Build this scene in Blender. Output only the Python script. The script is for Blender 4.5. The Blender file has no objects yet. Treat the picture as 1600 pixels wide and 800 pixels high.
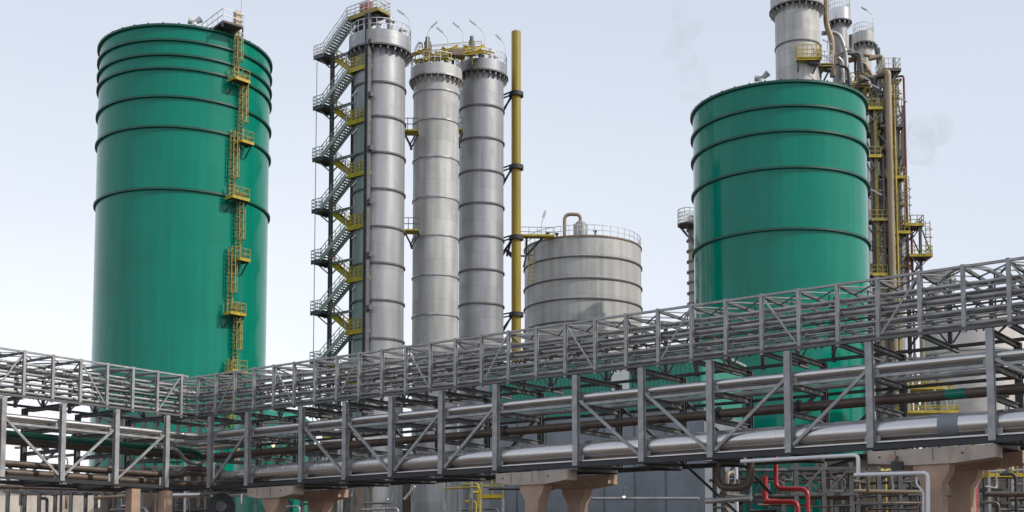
import bpy, math, random
from mathutils import Vector, Matrix
random.seed(7)
R_ = math.radians
sc = bpy.context.scene
C = sc.collection

# ------------------------------------------------------------------ camera
F = 1950.0; YP = 738.0; PITCH = math.atan(152 / 1950.0); EYE = 1.7
cd = bpy.data.cameras.new('camera'); cam = bpy.data.objects.new('camera', cd); C.objects.link(cam)
cam.location = (0, 0, EYE); cam.rotation_euler = (math.pi / 2 + PITCH, 0, 0)
cd.sensor_width = 36; cd.lens = F / 1600 * 36; cd.shift_y = (YP - 400) / 1600
cd.clip_start = 0.1; cd.clip_end = 20000
sc.camera = cam

# ------------------------------------------------------------------ sky and sun
SUN_AZ, SUN_EL = R_(67), R_(38)          # azimuth from behind the camera towards the right
sdir = Vector((math.sin(SUN_AZ) * math.cos(SUN_EL), -math.cos(SUN_AZ) * math.cos(SUN_EL), math.sin(SUN_EL)))
w = bpy.data.worlds.new('World'); sc.world = w; w.use_nodes = True
nt = w.node_tree; nt.nodes.clear()
out = nt.nodes.new('ShaderNodeOutputWorld'); bg = nt.nodes.new('ShaderNodeBackground')
sky = nt.nodes.new('ShaderNodeTexSky'); sky.sky_type = 'NISHITA'; sky.sun_disc = False
sky.sun_elevation = SUN_EL; sky.sun_rotation = math.atan2(sdir.x, sdir.y)
sky.air_density = 1.0; sky.dust_density = 2.2; sky.ozone_density = 1.0
# a thin veil of high haze: whiter towards the horizon and towards the left
tc = nt.nodes.new('ShaderNodeTexCoord'); sep = nt.nodes.new('ShaderNodeSeparateXYZ')
nt.links.new(tc.outputs['Generated'], sep.inputs[0])
mz = nt.nodes.new('ShaderNodeMapRange'); mz.interpolation_type = 'SMOOTHSTEP'
mz.inputs[1].default_value = -0.02; mz.inputs[2].default_value = 0.56; mz.inputs[3].default_value = 1; mz.inputs[4].default_value = 0
nt.links.new(sep.outputs['Z'], mz.inputs[0])
mx = nt.nodes.new('ShaderNodeMapRange'); mx.interpolation_type = 'SMOOTHSTEP'
mx.inputs[1].default_value = 0.45; mx.inputs[2].default_value = -0.28; mx.inputs[3].default_value = 0.45; mx.inputs[4].default_value = 1
nt.links.new(sep.outputs['X'], mx.inputs[0])
mm = nt.nodes.new('ShaderNodeMath'); mm.operation = 'MULTIPLY'
nt.links.new(mz.outputs[0], mm.inputs[0]); nt.links.new(mx.outputs[0], mm.inputs[1])
ns = nt.nodes.new('ShaderNodeTexNoise'); ns.inputs['Scale'].default_value = 2.2; ns.inputs['Detail'].default_value = 5
mpn = nt.nodes.new('ShaderNodeMapping'); mpn.inputs['Scale'].default_value = (1, 1, 2.6)
nt.links.new(tc.outputs['Generated'], mpn.inputs[0]); nt.links.new(mpn.outputs[0], ns.inputs[0])
nr = nt.nodes.new('ShaderNodeMapRange'); nr.inputs[1].default_value = .35; nr.inputs[2].default_value = .7; nr.inputs[3].default_value = .82; nr.inputs[4].default_value = 1.12
nt.links.new(ns.outputs[0], nr.inputs[0])
m2 = nt.nodes.new('ShaderNodeMath'); m2.operation = 'MULTIPLY'
nt.links.new(mm.outputs[0], m2.inputs[0]); nt.links.new(nr.outputs[0], m2.inputs[1])
hz = nt.nodes.new('ShaderNodeMix'); hz.data_type = 'RGBA'
SKYS = 0.12
nt.links.new(m2.outputs[0], hz.inputs[0]); nt.links.new(sky.outputs[0], hz.inputs[6])
hz.inputs[7].default_value = (12.6, 12.2, 12.0, 1)
lift = nt.nodes.new('ShaderNodeMix'); lift.data_type = 'RGBA'; lift.inputs[0].default_value = .66
nt.links.new(hz.outputs[2], lift.inputs[6]); lift.inputs[7].default_value = (7.0, 7.55, 8.55, 1)
nt.links.new(lift.outputs[2], bg.inputs[0]); bg.inputs[1].default_value = SKYS
nt.links.new(bg.outputs[0], out.inputs[0])

sl = bpy.data.lights.new('sun', 'SUN'); sl.energy = 2.8; sl.angle = R_(1.2); sl.color = (1, .93, .83)
so = bpy.data.objects.new('sun', sl); C.objects.link(so)
so.rotation_euler = (-sdir).to_track_quat('-Z', 'Y').to_euler(); so.location = (60, -60, 80)
sc.view_settings.view_transform = 'Standard'; sc.view_settings.look = 'None'
sc.view_settings.exposure = 0.0; sc.view_settings.gamma = 1.0; sc.view_settings.use_curve_mapping = False

# ------------------------------------------------------------------ picture -> place
CP, SP = math.cos(PITCH), math.sin(PITCH)
def at(px, py, Y):
    a = (px - 800) / F; b = (YP - py) / F
    r = Vector((a, CP - b * SP, SP + b * CP)); k = Y / r.y
    return Vector((r.x * k, Y, EYE + r.z * k))
AZ = R_(37.2)
U = Vector((math.sin(AZ), math.cos(AZ), 0))        # right and away
W = Vector((math.cos(AZ), -math.sin(AZ), 0))       # right and nearer
V = -W
Z = Vector((0, 0, 1))
Y_C = F * 4.5 / (0.061 * (300 + 1760))
COR = at(300, 764, Y_C); COR.z = 0
ZB, ZT, ZU = EYE + 4.5, EYE + 8.47, EYE + 10.82     # rack underside, top of its posts, top of the upper bridge
def plane_hit(px, py, p0, n):
    o = Vector((0, 0, EYE)); r = at(px, py, 1.0) - o
    return o + r * ((p0 - o).dot(n) / r.dot(n))
def rp(px, py, o=0.0): return plane_hit(px, py, COR + U * o, U)      # point on a plane parallel to the long rack
def lp(px, py, o=0.0): return plane_hit(px, py, COR + V * o, V)      # the same for the rack on the left
def s_right(px, py, o=0.0): return (rp(px, py, o) - COR).dot(W)
def s_left(px, py, o=0.0): return -(lp(px, py, o) - COR).dot(U)
def RR(s, o, z): q = COR + W * s + U * o; return Vector((q.x, q.y, z))
def LL(s, o, z): q = COR - U * s + V * o; return Vector((q.x, q.y, z))

# ------------------------------------------------------------------ materials
def newmat(name):
    m = bpy.data.materials.new(name); m.use_nodes = True
    return m, m.node_tree, m.node_tree.nodes['Principled BSDF']
def mat(name, col, rough=.5, metal=0., var=.12, scale=3., coat=0., bump=0., stain=None, streak=False):
    m, t, b = newmat(name); N = t.nodes.new; Lk = t.links.new
    b.inputs['Roughness'].default_value = rough; b.inputs['Metallic'].default_value = metal
    b.inputs['Coat Weight'].default_value = coat; b.inputs['Coat Roughness'].default_value = .12
    g = N('ShaderNodeNewGeometry'); n = N('ShaderNodeTexNoise'); n.inputs['Scale'].default_value = scale; n.inputs['Detail'].default_value = 6
    mp = N('ShaderNodeMapping'); mp.inputs['Scale'].default_value = (1, 1, .18) if streak else (1, 1, 1)
    Lk(g.outputs['Position'], mp.inputs[0]); Lk(mp.outputs[0], n.inputs[0])
    mr = N('ShaderNodeMapRange'); mr.inputs[1].default_value = .3; mr.inputs[2].default_value = .7; mr.inputs[3].default_value = 1 - var; mr.inputs[4].default_value = 1 + var
    Lk(n.outputs[0], mr.inputs[0])
    mu = N('ShaderNodeVectorMath'); mu.operation = 'SCALE'; mu.inputs[0].default_value = col[:3]; Lk(mr.outputs[0], mu.inputs['Scale'])
    last = mu.outputs[0]
    if stain:
        n2 = N('ShaderNodeTexNoise'); n2.inputs['Scale'].default_value = scale * .6; n2.inputs['Detail'].default_value = 8; n2.inputs['Roughness'].default_value = .65
        mp2 = N('ShaderNodeMapping'); mp2.inputs['Location'].default_value = (7, 3, 1); mp2.inputs['Scale'].default_value = (1, 1, .35)
        Lk(g.outputs['Position'], mp2.inputs[0]); Lk(mp2.outputs[0], n2.inputs[0])
        r2 = N('ShaderNodeMapRange'); r2.inputs[1].default_value = .52; r2.inputs[2].default_value = .72; r2.inputs[4].default_value = .7
        Lk(n2.outputs[0], r2.inputs[0])
        mi = N('ShaderNodeMix'); mi.data_type = 'RGBA'; Lk(r2.outputs[0], mi.inputs[0]); Lk(last, mi.inputs[6]); mi.inputs[7].default_value = (*stain, 1)
        last = mi.outputs[2]
    Lk(last, b.inputs['Base Color'])
    rr = N('ShaderNodeMapRange'); rr.inputs[3].default_value = max(.05, rough - .1); rr.inputs[4].default_value = min(1, rough + .12)
    Lk(n.outputs[0], rr.inputs[0]); Lk(rr.outputs[0], b.inputs['Roughness'])
    if bump:
        bp = N('ShaderNodeBump'); bp.inputs['Strength'].default_value = bump; bp.inputs['Distance'].default_value = .03
        Lk(n.outputs[0], bp.inputs['Height']); Lk(bp.outputs[0], b.inputs['Normal'])
    return m
def shellmat(name, col, rough, metal, radius, pw, ph, var=.06, seam=.75, coat=0., streak=.1, stain=None, bump=.25, patch=None):
    """curved plating: plates pw x ph metres, seams, streaks of dirt running down"""
    m, t, b = newmat(name); N = t.nodes.new; Lk = t.links.new
    b.inputs['Metallic'].default_value = metal; b.inputs['Coat Weight'].default_value = coat; b.inputs['Coat Roughness'].default_value = .1
    b.inputs['Specular IOR Level'].default_value = .22 if coat else .5
    tc = N('ShaderNodeTexCoord'); s = N('ShaderNodeSeparateXYZ'); Lk(tc.outputs['Object'], s.inputs[0])
    at2 = N('ShaderNodeMath'); at2.operation = 'ARCTAN2'; Lk(s.outputs['X'], at2.inputs[0]); Lk(s.outputs['Y'], at2.inputs[1])
    mu = N('ShaderNodeMath'); mu.operation = 'MULTIPLY'; mu.inputs[1].default_value = radius; Lk(at2.outputs[0], mu.inputs[0])
    cb = N('ShaderNodeCombineXYZ'); Lk(mu.outputs[0], cb.inputs[0]); Lk(s.outputs['Z'], cb.inputs[1])
    br = N('ShaderNodeTexBrick'); br.offset = .5; br.inputs['Scale'].default_value = 1
    br.inputs['Brick Width'].default_value = pw; br.inputs['Row Height'].default_value = ph; br.inputs['Mortar Size'].default_value = .028
    br.inputs['Mortar Smooth'].default_value = .4
    br.inputs['Color1'].default_value = (1 - var,) * 3 + (1,); br.inputs['Color2'].default_value = (1 + var,) * 3 + (1,); br.inputs['Mortar'].default_value = (seam,) * 3 + (1,)
    Lk(cb.outputs[0], br.inputs[0])
    mp = N('ShaderNodeMapping'); mp.inputs['Scale'].default_value = (1.3, .09, 1); Lk(cb.outputs[0], mp.inputs[0])
    n = N('ShaderNodeTexNoise'); n.inputs['Scale'].default_value = 1; n.inputs['Detail'].default_value = 7; Lk(mp.outputs[0], n.inputs[0])
    r = N('ShaderNodeMapRange'); r.inputs[1].default_value = .3; r.inputs[2].default_value = .7; r.inputs[3].default_value = 1 - streak; r.inputs[4].default_value = 1 + streak * .6
    Lk(n.outputs[0], r.inputs[0])
    v1 = N('ShaderNodeVectorMath'); v1.operation = 'SCALE'; Lk(br.outputs[0], v1.inputs[0]); Lk(r.outputs[0], v1.inputs['Scale'])
    v2 = N('ShaderNodeVectorMath'); v2.operation = 'MULTIPLY'; Lk(v1.outputs[0], v2.inputs[0]); v2.inputs[1].default_value = col[:3]
    last = v2.outputs[0]
    n3 = N('ShaderNodeTexNoise'); n3.inputs['Scale'].default_value = .5; n3.inputs['Detail'].default_value = 9; n3.inputs['Roughness'].default_value = .7
    Lk(cb.outputs[0], n3.inputs[0])
    for colr, lo, hi, amt in ((stain, .54, .75, .6), (patch, .63, .68, .7)):
        if colr:
            r3 = N('ShaderNodeMapRange'); r3.inputs[1].default_value = lo; r3.inputs[2].default_value = hi; r3.inputs[4].default_value = amt
            Lk(n3.outputs[0], r3.inputs[0])
            mi = N('ShaderNodeMix'); mi.data_type = 'RGBA'; Lk(r3.outputs[0], mi.inputs[0]); Lk(last, mi.inputs[6]); mi.inputs[7].default_value = (*colr, 1); last = mi.outputs[2]
    Lk(last, b.inputs['Base Color'])
    rr = N('ShaderNodeMapRange'); rr.inputs[1].default_value = .3; rr.inputs[2].default_value = .7; rr.inputs[3].default_value = rough * .8; rr.inputs[4].default_value = rough * 1.25
    Lk(n3.outputs[0], rr.inputs[0]); Lk(rr.outputs[0], b.inputs['Roughness'])
    # plates are never quite flat
    n4 = N('ShaderNodeTexNoise'); n4.inputs['Scale'].default_value = .35; n4.inputs['Detail'].default_value = 2; Lk(cb.outputs[0], n4.inputs[0])
    ad = N('ShaderNodeMath'); ad.operation = 'MULTIPLY_ADD'; Lk(n4.outputs[0], ad.inputs[0]); ad.inputs[1].default_value = 1.2
    sb = N('ShaderNodeMath'); sb.operation = 'MULTIPLY'; sb.inputs[1].default_value = -.6; Lk(br.outputs['Fac'], sb.inputs[0]); Lk(sb.outputs[0], ad.inputs[2])
    bp = N('ShaderNodeBump'); bp.inputs['Strength'].default_value = bump; bp.inputs['Distance'].default_value = .05
    Lk(ad.outputs[0], bp.inputs['Height']); Lk(bp.outputs[0], b.inputs['Normal'])
    return m
def glowmat(name, col, s):
    m, t, b = newmat(name); b.inputs['Emission Color'].default_value = (*col, 1); b.inputs['Emission Strength'].default_value = s
    b.inputs['Base Color'].default_value = (.8, .8, .8, 1)
    return m

GREEN = (.0002, .205, .14)
M = dict(
    galv=mat('galvanised steel', (.34, .348, .352), .5, .2, .22, 2.5, stain=(.21, .185, .165)),
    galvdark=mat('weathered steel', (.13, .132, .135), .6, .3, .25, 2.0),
    dark=mat('dark painted steel', (.035, .037, .04), .55, .1, .3, 2.0),
    yellow=mat('yellow paint', (.44, .33, .022), .45, 0, .22, 1.8, stain=(.22, .16, .03)),
    ladder=mat('aged yellow paint', (.31, .245, .06), .5, 0, .25, 2.0, stain=(.2, .15, .06)),
    flue=mat('ochre paint', (.31, .225, .018), .42, 0, .14, .9, streak=True, stain=(.27, .17, .03)),
    pipe=mat('pipe cladding', (.62, .605, .595), .27, .9, .06, .7),
    pipedull=mat('dull grey pipe', (.40, .40, .395), .4, .5, .2, 1.4, stain=(.13, .11, .09)),
    brown=mat('dirty brown pipe', (.15, .118, .098), .45, .35, .25, 1.3, stain=(.07, .05, .04)),
    tan=mat('tan pipe', (.27, .21, .14), .45, .2, .2, 1.0, streak=True, stain=(.2, .14, .09)),
    concrete=mat('concrete', (.42, .365, .31), .85, 0, .16, 1.2, bump=.5, stain=(.2, .15, .11)),
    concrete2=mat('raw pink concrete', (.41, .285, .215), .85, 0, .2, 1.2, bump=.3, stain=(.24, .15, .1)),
    red=mat('red paint', (.42, .012, .016), .4, 0, .15, 2, coat=.3),
    white=mat('white pipe', (.68, .68, .70), .4, .1, .1, 2),
    greenpaint=mat('green paint', GREEN, .35, 0, .15, 1.5, coat=.2),
    greendark=mat('dark green paint', (.0015, .075, .05), .4, 0, .2, 1.5),
    stair=mat('worn stair steel', (.44, .45, .43), .5, .2, .2, 3),
    rail=mat('pale railing', (.62, .63, .63), .45, .2, .1, 2),
    grating=mat('floor grating', (.12, .1, .10), .7, .3, .25, 6),
    clad=mat('blue grey cladding', (.20, .225, .255), .55, .1, .1, .8, stain=(.13, .14, .15)),
    wall=mat('pale cream render', (.78, .70, .60), .8, 0, .12, .6, stain=(.4, .28, .22)),
    shed=mat('dark brown cladding', (.085, .062, .05), .75, 0, .25, .7),
    asphalt=mat('brown earth and asphalt', (.10, .075, .055), .9, 0, .25, .8, bump=.3),
    glass=mat('window glass', (.03, .035, .04), .1, 0, .1, 1),
    redbox=mat('orange red paint', (.42, .08, .04), .5, 0, .15, 2),
    purple=mat('maroon pipe', (.20, .07, .075), .45, .1, .15, 2),
)
glow_warm = glowmat('warm lamp glass', (1, .55, .2), 6)
glow_white = glowmat('white lamp glass', (1, .9, .72), 6)

# ------------------------------------------------------------------ mesh builder
ORG = {}
class MB:
    def __init__(s): s.v = []; s.f = []
    def add(s, vs, fs):
        k = len(s.v); s.v += [Vector(q) for q in vs]; s.f += [tuple(i + k for i in f) for f in fs]; return s
    def hexa(s, c, ax, ay, az):
        c = Vector(c); vs = [c + ax * i + ay * j + az * k for k in (-1, 1) for j in (-1, 1) for i in (-1, 1)]
        return s.add(vs, [(0, 2, 3, 1), (4, 5, 7, 6), (0, 1, 5, 4), (2, 6, 7, 3), (0, 4, 6, 2), (1, 3, 7, 5)])
    def box(s, c, sx, sy, sz, ax=Vector((1, 0, 0)), ay=Vector((0, 1, 0))):
        return s.hexa(c, ax * sx / 2, ay * sy / 2, Z * sz / 2)
    def bar(s, a, b, wd, hd=None, side=None):
        a = Vector(a); b = Vector(b); hd = hd or wd; d = (b - a)
        if d.length < 1e-6: return s
        dn = d.normalized()
        if side is None: side = dn.cross(Z) if abs(dn.z) < .95 else Vector((1, 0, 0))
        side = (side - dn * side.dot(dn)).normalized(); up = side.cross(dn)
        return s.hexa((a + b) / 2, d / 2, side * wd / 2, up * hd / 2)
    def ibar(s, a, b, wd, hd, side, t=.03):
        """I section: flanges wd wide, facing across 'side'; depth hd"""
        a = Vector(a); b = Vector(b); dn = (b - a).normalized()
        side = (side - dn * side.dot(dn)).normalized(); up = side.cross(dn)
        o = up * (hd - t) / 2
        s.bar(a + o, b + o, wd, t, side); s.bar(a - o, b - o, wd, t, side)
        return s.bar(a, b, t, hd - 2 * t - .004, side)
    def tube(s, pts, r, n=10, caps=True):
        pts = [Vector(p) for p in pts]; m = len(pts)
        tg = []
        for i in range(m):
            d = (pts[min(i + 1, m - 1)] - pts[max(i - 1, 0)]).normalized(); tg.append(d)
        ref = tg[0].orthogonal().normalized()
        vs = []
        for i, p in enumerate(pts):
            ref = (ref - tg[i] * ref.dot(tg[i])).normalized(); b = tg[i].cross(ref)
            ri = r[i] if isinstance(r, (list, tuple)) else r
            for k in range(n):
                a = 2 * math.pi * k / n; vs.append(p + ref * math.cos(a) * ri + b * math.sin(a) * ri)
        fs = [(i * n + k, i * n + (k + 1) % n, (i + 1) * n + (k + 1) % n, (i + 1) * n + k) for i in range(m - 1) for k in range(n)]
        if caps: fs += [tuple(range(n))[::-1], tuple((m - 1) * n + k for k in range(n))]
        return s.add(vs, fs)
    def lathe(s, prof, c, n=64, close=False):
        c = Vector(c); vs = []; m = len(prof)
        for (r, z) in prof:
            for k in range(n):
                a = 2 * math.pi * k / n; vs.append(c + Vector((r * math.cos(a), r * math.sin(a), z)))
        rng = range(m) if close else range(m - 1)
        fs = [(i * n + k, i * n + (k + 1) % n, ((i + 1) % m) * n + (k + 1) % n, ((i + 1) % m) * n + k) for i in rng for k in range(n)]
        if not close:
            fs += [tuple(range(n))[::-1], tuple((m - 1) * n + k for k in range(n))]
        return s.add(vs, fs)
    def prism(s, poly, d):
        """poly: points in order, extruded by vector d"""
        n = len(poly); poly = [Vector(p) for p in poly]; d = Vector(d)
        vs = poly + [p + d for p in poly]
        return s.add(vs, [tuple(range(n))[::-1], tuple(range(n, 2 * n))] + [(i, (i + 1) % n, n + (i + 1) % n, n + i) for i in range(n)])
    def build(s, name, m, parent=None, org=None):
        o0 = ORG[parent.name] if parent is not None else Vector(org if org is not None else (0, 0, 0))
        me = bpy.data.meshes.new(name); me.from_pydata([v - o0 for v in s.v], [], s.f)
        import bmesh
        bm = bmesh.new(); bm.from_mesh(me); bmesh.ops.recalc_face_normals(bm, faces=bm.faces); bm.to_mesh(me); bm.free()
        me.polygons.foreach_set('use_smooth', [True] * len(me.polygons)); me.set_sharp_from_angle(angle=R_(38))
        me.materials.append(M[m] if isinstance(m, str) else m)
        o = bpy.data.objects.new(name, me); C.objects.link(o)
        if parent is not None: o.parent = parent
        else: o.location = o0
        ORG[o.name] = o0
        return o
def tag(o, label, cat, group=None):
    o['label'] = label; o['category'] = cat
    if group: o['group'] = group
    return o
def thing(name, label, cat, loc, group=None):
    o = bpy.data.objects.new(name, None); o.empty_display_size = .5; C.objects.link(o); o.location = loc
    ORG[o.name] = Vector(loc)
    return tag(o, label, cat, group)
def setting(o): o['kind'] = 'structure'; return o
def bend(pts, rad, n=5):
    """round the corners of a polyline"""
    pts = [Vector(p) for p in pts]; o = [pts[0]]
    for i in range(1, len(pts) - 1):
        a, b, c = pts[i - 1], pts[i], pts[i + 1]
        d1 = (a - b); d2 = (c - b); r = min(rad, d1.length * .49, d2.length * .49)
        p1 = b + d1.normalized() * r; p2 = b + d2.normalized() * r
        for k in range(n + 1):
            t = k / n; o.append(p1.lerp(b, t).lerp(b.lerp(p2, t), t))
    o.append(pts[-1]); return o
def pipe(pts, r, m, label, group=None, rad=None, cat='pipe', name='pipe', joints=0, n=12, flanges=None):
    """a pipe with its cladding joints (pattern) and flanges (parts)"""
    path = bend(pts, rad if rad else r * 3)
    mb = MB()
    if joints:
        for a, b in zip(path, path[1:]):
            pass
    mb.tube(path, r, n)
    if joints:
        acc = 0
        for a, b in zip(path, path[1:]):
            L = (b - a).length; d = (b - a).normalized() if L > 0 else Z; t = joints - acc
            while t < L:
                c = a + d * t; mb.tube([c - d * .035, c + d * .035], r * 1.025, n); t += joints
            acc = (acc + L) % joints
    base = min(path, key=lambda p: p.z).copy()
    o = mb.build(name, m, None, base); tag(o, label, cat, group)
    for (p, d) in flanges or []:
        d = d.normalized(); f = MB().tube([p - d * .05, p + d * .05], r * 1.5, n); f.build('flange', m, o)
    return o
def railing(mb, pts, h=1.1, step=1.4, r=.035, closed=False, toe=False, mids=1):
    pts = [Vector(p) for p in pts]
    if closed: pts = pts + [pts[0]]
    for k in range(mids + 1):
        hz = Z * h * (1 - k / (mids + 1))
        for a, b in zip(pts, pts[1:]): mb.bar(a + hz, b + hz, r * 1.7)
    for a, b in zip(pts, pts[1:]):
        n = max(1, round((b - a).length / step))
        for i in range(n): q = a.lerp(b, i / n); mb.bar(q, q + Z * h, r * 1.7)
    mb.bar(pts[-1], pts[-1] + Z * h, r * 1.7)
    return mb
def arc(c, r, a0, a1, n, z):
    return [Vector((c.x + r * math.cos(a0 + (a1 - a0) * i / n), c.y + r * math.sin(a0 + (a1 - a0) * i / n), z)) for i in range(n + 1)]
def lamp_post(p, h, lean, label, group, m='rail', rr=.05):
    t = thing('floodlight_post', label, 'light post', p, group)
    d = Vector(lean)
    MB().tube(bend([p, p + Z * h, p + Z * (h + .15) + d], .4), rr, 8).build('mast', m, t)
    e = p + Z * (h + .15) + d
    MB().bar(e - d.normalized() * .1, e + d.normalized() * .75, .3, .14).build('lamp_head', 'rail', t)
    return t

# ------------------------------------------------------------------ ground
def ground():
    mb = MB(); mb.add([(-6000, -3000, 0), (6000, -3000, 0), (6000, 9000, 0), (-6000, 9000, 0)], [(0, 1, 2, 3)])
    setting(mb.build('ground', 'asphalt'))
ground()

# ------------------------------------------------------------------ green storage tanks
def cyl_frame(px, ytop, Y, hw):
    th = math.atan((px - 800) / F); R = hw * Y * math.cos(th) / F
    c = at(px, ytop, Y); c.z = 0
    near = Y - R * math.cos(th)
    zf = lambda y: at(px, y, near).z
    return c, R, zf
def wall_dir(c, ang):
    """outward normal turned ang degrees to the right of the line to the camera, and its tangent to the right"""
    a = math.atan2(-c.y, -c.x) + R_(ang); n = Vector((math.cos(a), math.sin(a), 0)); return n, Vector((-n.y, n.x, 0))
def ring_mb(c, r0, r1, z0, z1, n=96):
    return MB().lathe([(r0, z0), (r1, z0), (r1, z1), (r0, z1)], c, n, close=True)

def cage_ladder(parent, c, R, ang, z0, z1, off=.0, m='ladder', cage=True):
    n, t = wall_dir(c, ang); b = c + n * (R + .25) + t * off
    mb = MB(); q = lambda x, d, z: Vector((b.x, b.y, 0)) + t * x + n * d + Z * z
    for x in (-.27, .27): mb.bar(q(x, 0, z0), q(x, 0, z1 + 1.1), .08, .1, n)
    k = z0
    while k < z1 + .9: mb.bar(q(-.27, 0, k), q(.27, 0, k), .05); k += .38
    z = z0 + 1.5
    while z < z1 - 1:
        for x in (-.27, .27): mb.bar(q(x, -.28, z), q(x, 0, z), .06)
        z += 3
    lad = mb.build('ladder', m, parent)
    if cage:
        cg = MB(); hoop = [(-.32, 0.02), (-.40, .3), (-.33, .62), (0, .78), (.33, .62), (.40, .3), (.32, .02)]
        z = z0 + 2.2; zs = []
        while z < z1 + 1.1: zs.append(z); z += .9
        for z in zs:
            for (x0, d0), (x1, d1) in zip(hoop, hoop[1:]): cg.bar(q(x0, d0, z), q(x1, d1, z), .05, .09, Z)
        for (x, d) in hoop[1:-1]: cg.bar(q(x, d, zs[0]), q(x, d, zs[-1]), .07, .05, t)
        cg.build('safety_cage', m, lad)
    return lad
def ladder_platform(parent, c, R, ang, z, x0, x1, depth=1.25, m='yellow', rail='ladder', h=1.1):
    n, t = wall_dir(c, ang); b = c + n * (R + .06)
    q = lambda x, d, zz: Vector((b.x, b.y, 0)) + t * x + n * d + Z * zz
    fl = MB().hexa(q((x0 + x1) / 2, depth / 2 + .1, z), t * ((x1 - x0) / 2 - .04), n * (depth / 2 - .04), Z * .05); mb = MB()
    for (a, e) in ((q(x0, .1, z), q(x0, depth + .1, z)), (q(x1, .1, z), q(x1, depth + .1, z)), (q(x0, depth + .1, z), q(x1, depth + .1, z))):
        mb.bar(a, e, .07, .3, None)
    p = fl.build('platform', 'grating', parent); mb.build('toe_plate', m, p)
    railing(MB(), [q(x0, .15, z), q(x0, depth + .08, z), q(x1, depth + .08, z), q(x1, .15, z)], h, .7).build('handrail', rail, p)
    br = MB()
    for x in (x0 + .15, x1 - .15):
        br.bar(q(x, 0, z - 1.3), q(x, depth, z - .1), .1, .1); br.bar(q(x, 0, z - .12), q(x, depth, z - .12), .1, .12)
    br.build('bracket', 'dark', p)
    return p

GL, RL, ZL = cyl_frame(292, 60, 128, 137)
GRt, RRt, ZRt = cyl_frame(1215, 150, 120, 138.5)
mat_gl = shellmat('glossy green tank paint, large plates', GREEN, .2, 0, RL, 7.5, 2.6, .035, .85, coat=.1, streak=.12, bump=.05)
mat_gr = shellmat('glossy green tank paint, tall plates', GREEN, .11, 0, RRt, 7.0, 2.6, .035, .85, coat=.15, streak=.12, bump=.04)
def green_tank(c, R, zf, ytop, rings, label, m):
    t = thing('storage_tank', label, 'storage tank', c, 'tall green storage tanks')
    zt = zf(ytop)
    MB().lathe([(R, 0), (R, zt)], c, 160).build('shell', m, t)
    MB().lathe([(R - .1, zt + .004), (R * .5, zt + .35), (.3, zt + .6)], c, 96).build('roof', 'greenpaint', t)
    ring_mb(c, R + .002, R + .24, zt - .12, zt + .1, 160).build('rim', 'greendark', t)
    for y in rings:
        z = zf(y); rg = MB()
        rg.lathe([(R + .002, z - .1), (R + .23, z - .1), (R + .23, z + .1), (R + .002, z + .1)], c, 160, close=True)
        rg.build('stiffener_ring', 'greendark', t)  # shade on the ring undersides is put into the darker green
    nubs = MB()
    for i in range(36):
        a = 2 * math.pi * i / 36; p = c + Vector((math.cos(a), math.sin(a), 0)) * (R + .08); nubs.bar(p + Z * (zt + .1), p + Z * (zt + .24), .14)
    nubs.build('rim_lugs', 'greendark', t)
    return t, zt
TL, ztL = green_tank(GL, RL, ZL, 41, [64, 87, 108, 152, 199, 296], 'tall green storage tank with a yellow caged ladder, standing alone on the left', mat_gl)
TR, ztR = green_tank(GRt, RRt, ZRt, 128, [166, 205, 262, 358], 'broad green storage tank without a ladder in front of the grey stacks', mat_gr)
def vent(tank, c, R, zt, ang, m1='rail'):
    n, t = wall_dir(c, ang); p = c + n * (R - .9); p = Vector((p.x, p.y, zt))
    v = MB().lathe([(.62, 0), (.6, .25), (.3, .4), (.3, .75), (.26, .8)], p, 20).build('roof_vent', m1, tank)
    f = MB()
    f.tube([p + Z * .85 - t * .05, p + Z * .95 - t * .6], [.2, .3], 12); f.tube([p + Z * .85 + t * .05, p + Z * 1.3 + t * .62], [.2, .32], 12); f.tube([p + Z * .7, p + Z * 1.0], .24, 12)
    f.build('vent_hood', 'galv', v)
vent(TL, GL, RL, ztL, 5); vent(TR, GRt, RRt, ztR, -11, 'rail')

# ladder flights and rest platforms on the left tank
LA = 33.5
def zl(y, a=LA):
    n, t = wall_dir(GL, a); p = GL + n * (RL + .7); return at(0, y, p.y).z
flights = [(-.1, 60, 128), (.62, 128, 222), (-.35, 220, 312), (.5, 310, 406), (-.35, 404, 492), (.4, 490, 580), (-.2, 578, 700)]
for off, y1, y0 in flights: cage_ladder(TL, GL, RL, LA, zl(y0), zl(y1), off)
for y, x0, x1 in ((128, -1.0, .75), (222, -.1, 1.35), (312, -1.05, .95), (406, -.1, 1.15), (492, -1.05, .75), (581, -.75, 1.0)):
    ladder_platform(TL, GL, RL, LA, zl(y), x0, x1)
def top_platform():
    n, t = wall_dir(GL, 24.5); z = ztL + .55
    b = GL + n * (RL - 3.2); q = lambda x, d, zz: Vector((b.x, b.y, 0)) + t * x + n * d + Z * zz
    mb = MB().hexa(q(.2, 2.3, z), t * 1.1, n * 2.4, Z * .1)
    for x in (-.9, 1.3):
        for d in (0, 4.6): mb.bar(q(x, d, z), q(x, d, ztL), .14)
    p = mb.build('platform', 'grating', TL)
    railing(MB(), [q(-.9, 0, z), q(-.9, 4.7, z), q(1.3, 4.7, z), q(1.3, 0, z)], 1.3, 1.1, .035, closed=True).build('handrail', 'rail', p)
    bx = MB().box(q(.9, 4.2, z + .9), .6, .6, 1.4, t, n); bx.build('control_box', 'tan', p)
    MB().tube(bend([q(1.2, 4.5, z), q(1.2, 4.5, z + 3.0), q(.8, 4.4, z + 3.8)], .5), .06, 8).build('mast', 'rail', p)
top_platform()

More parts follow.
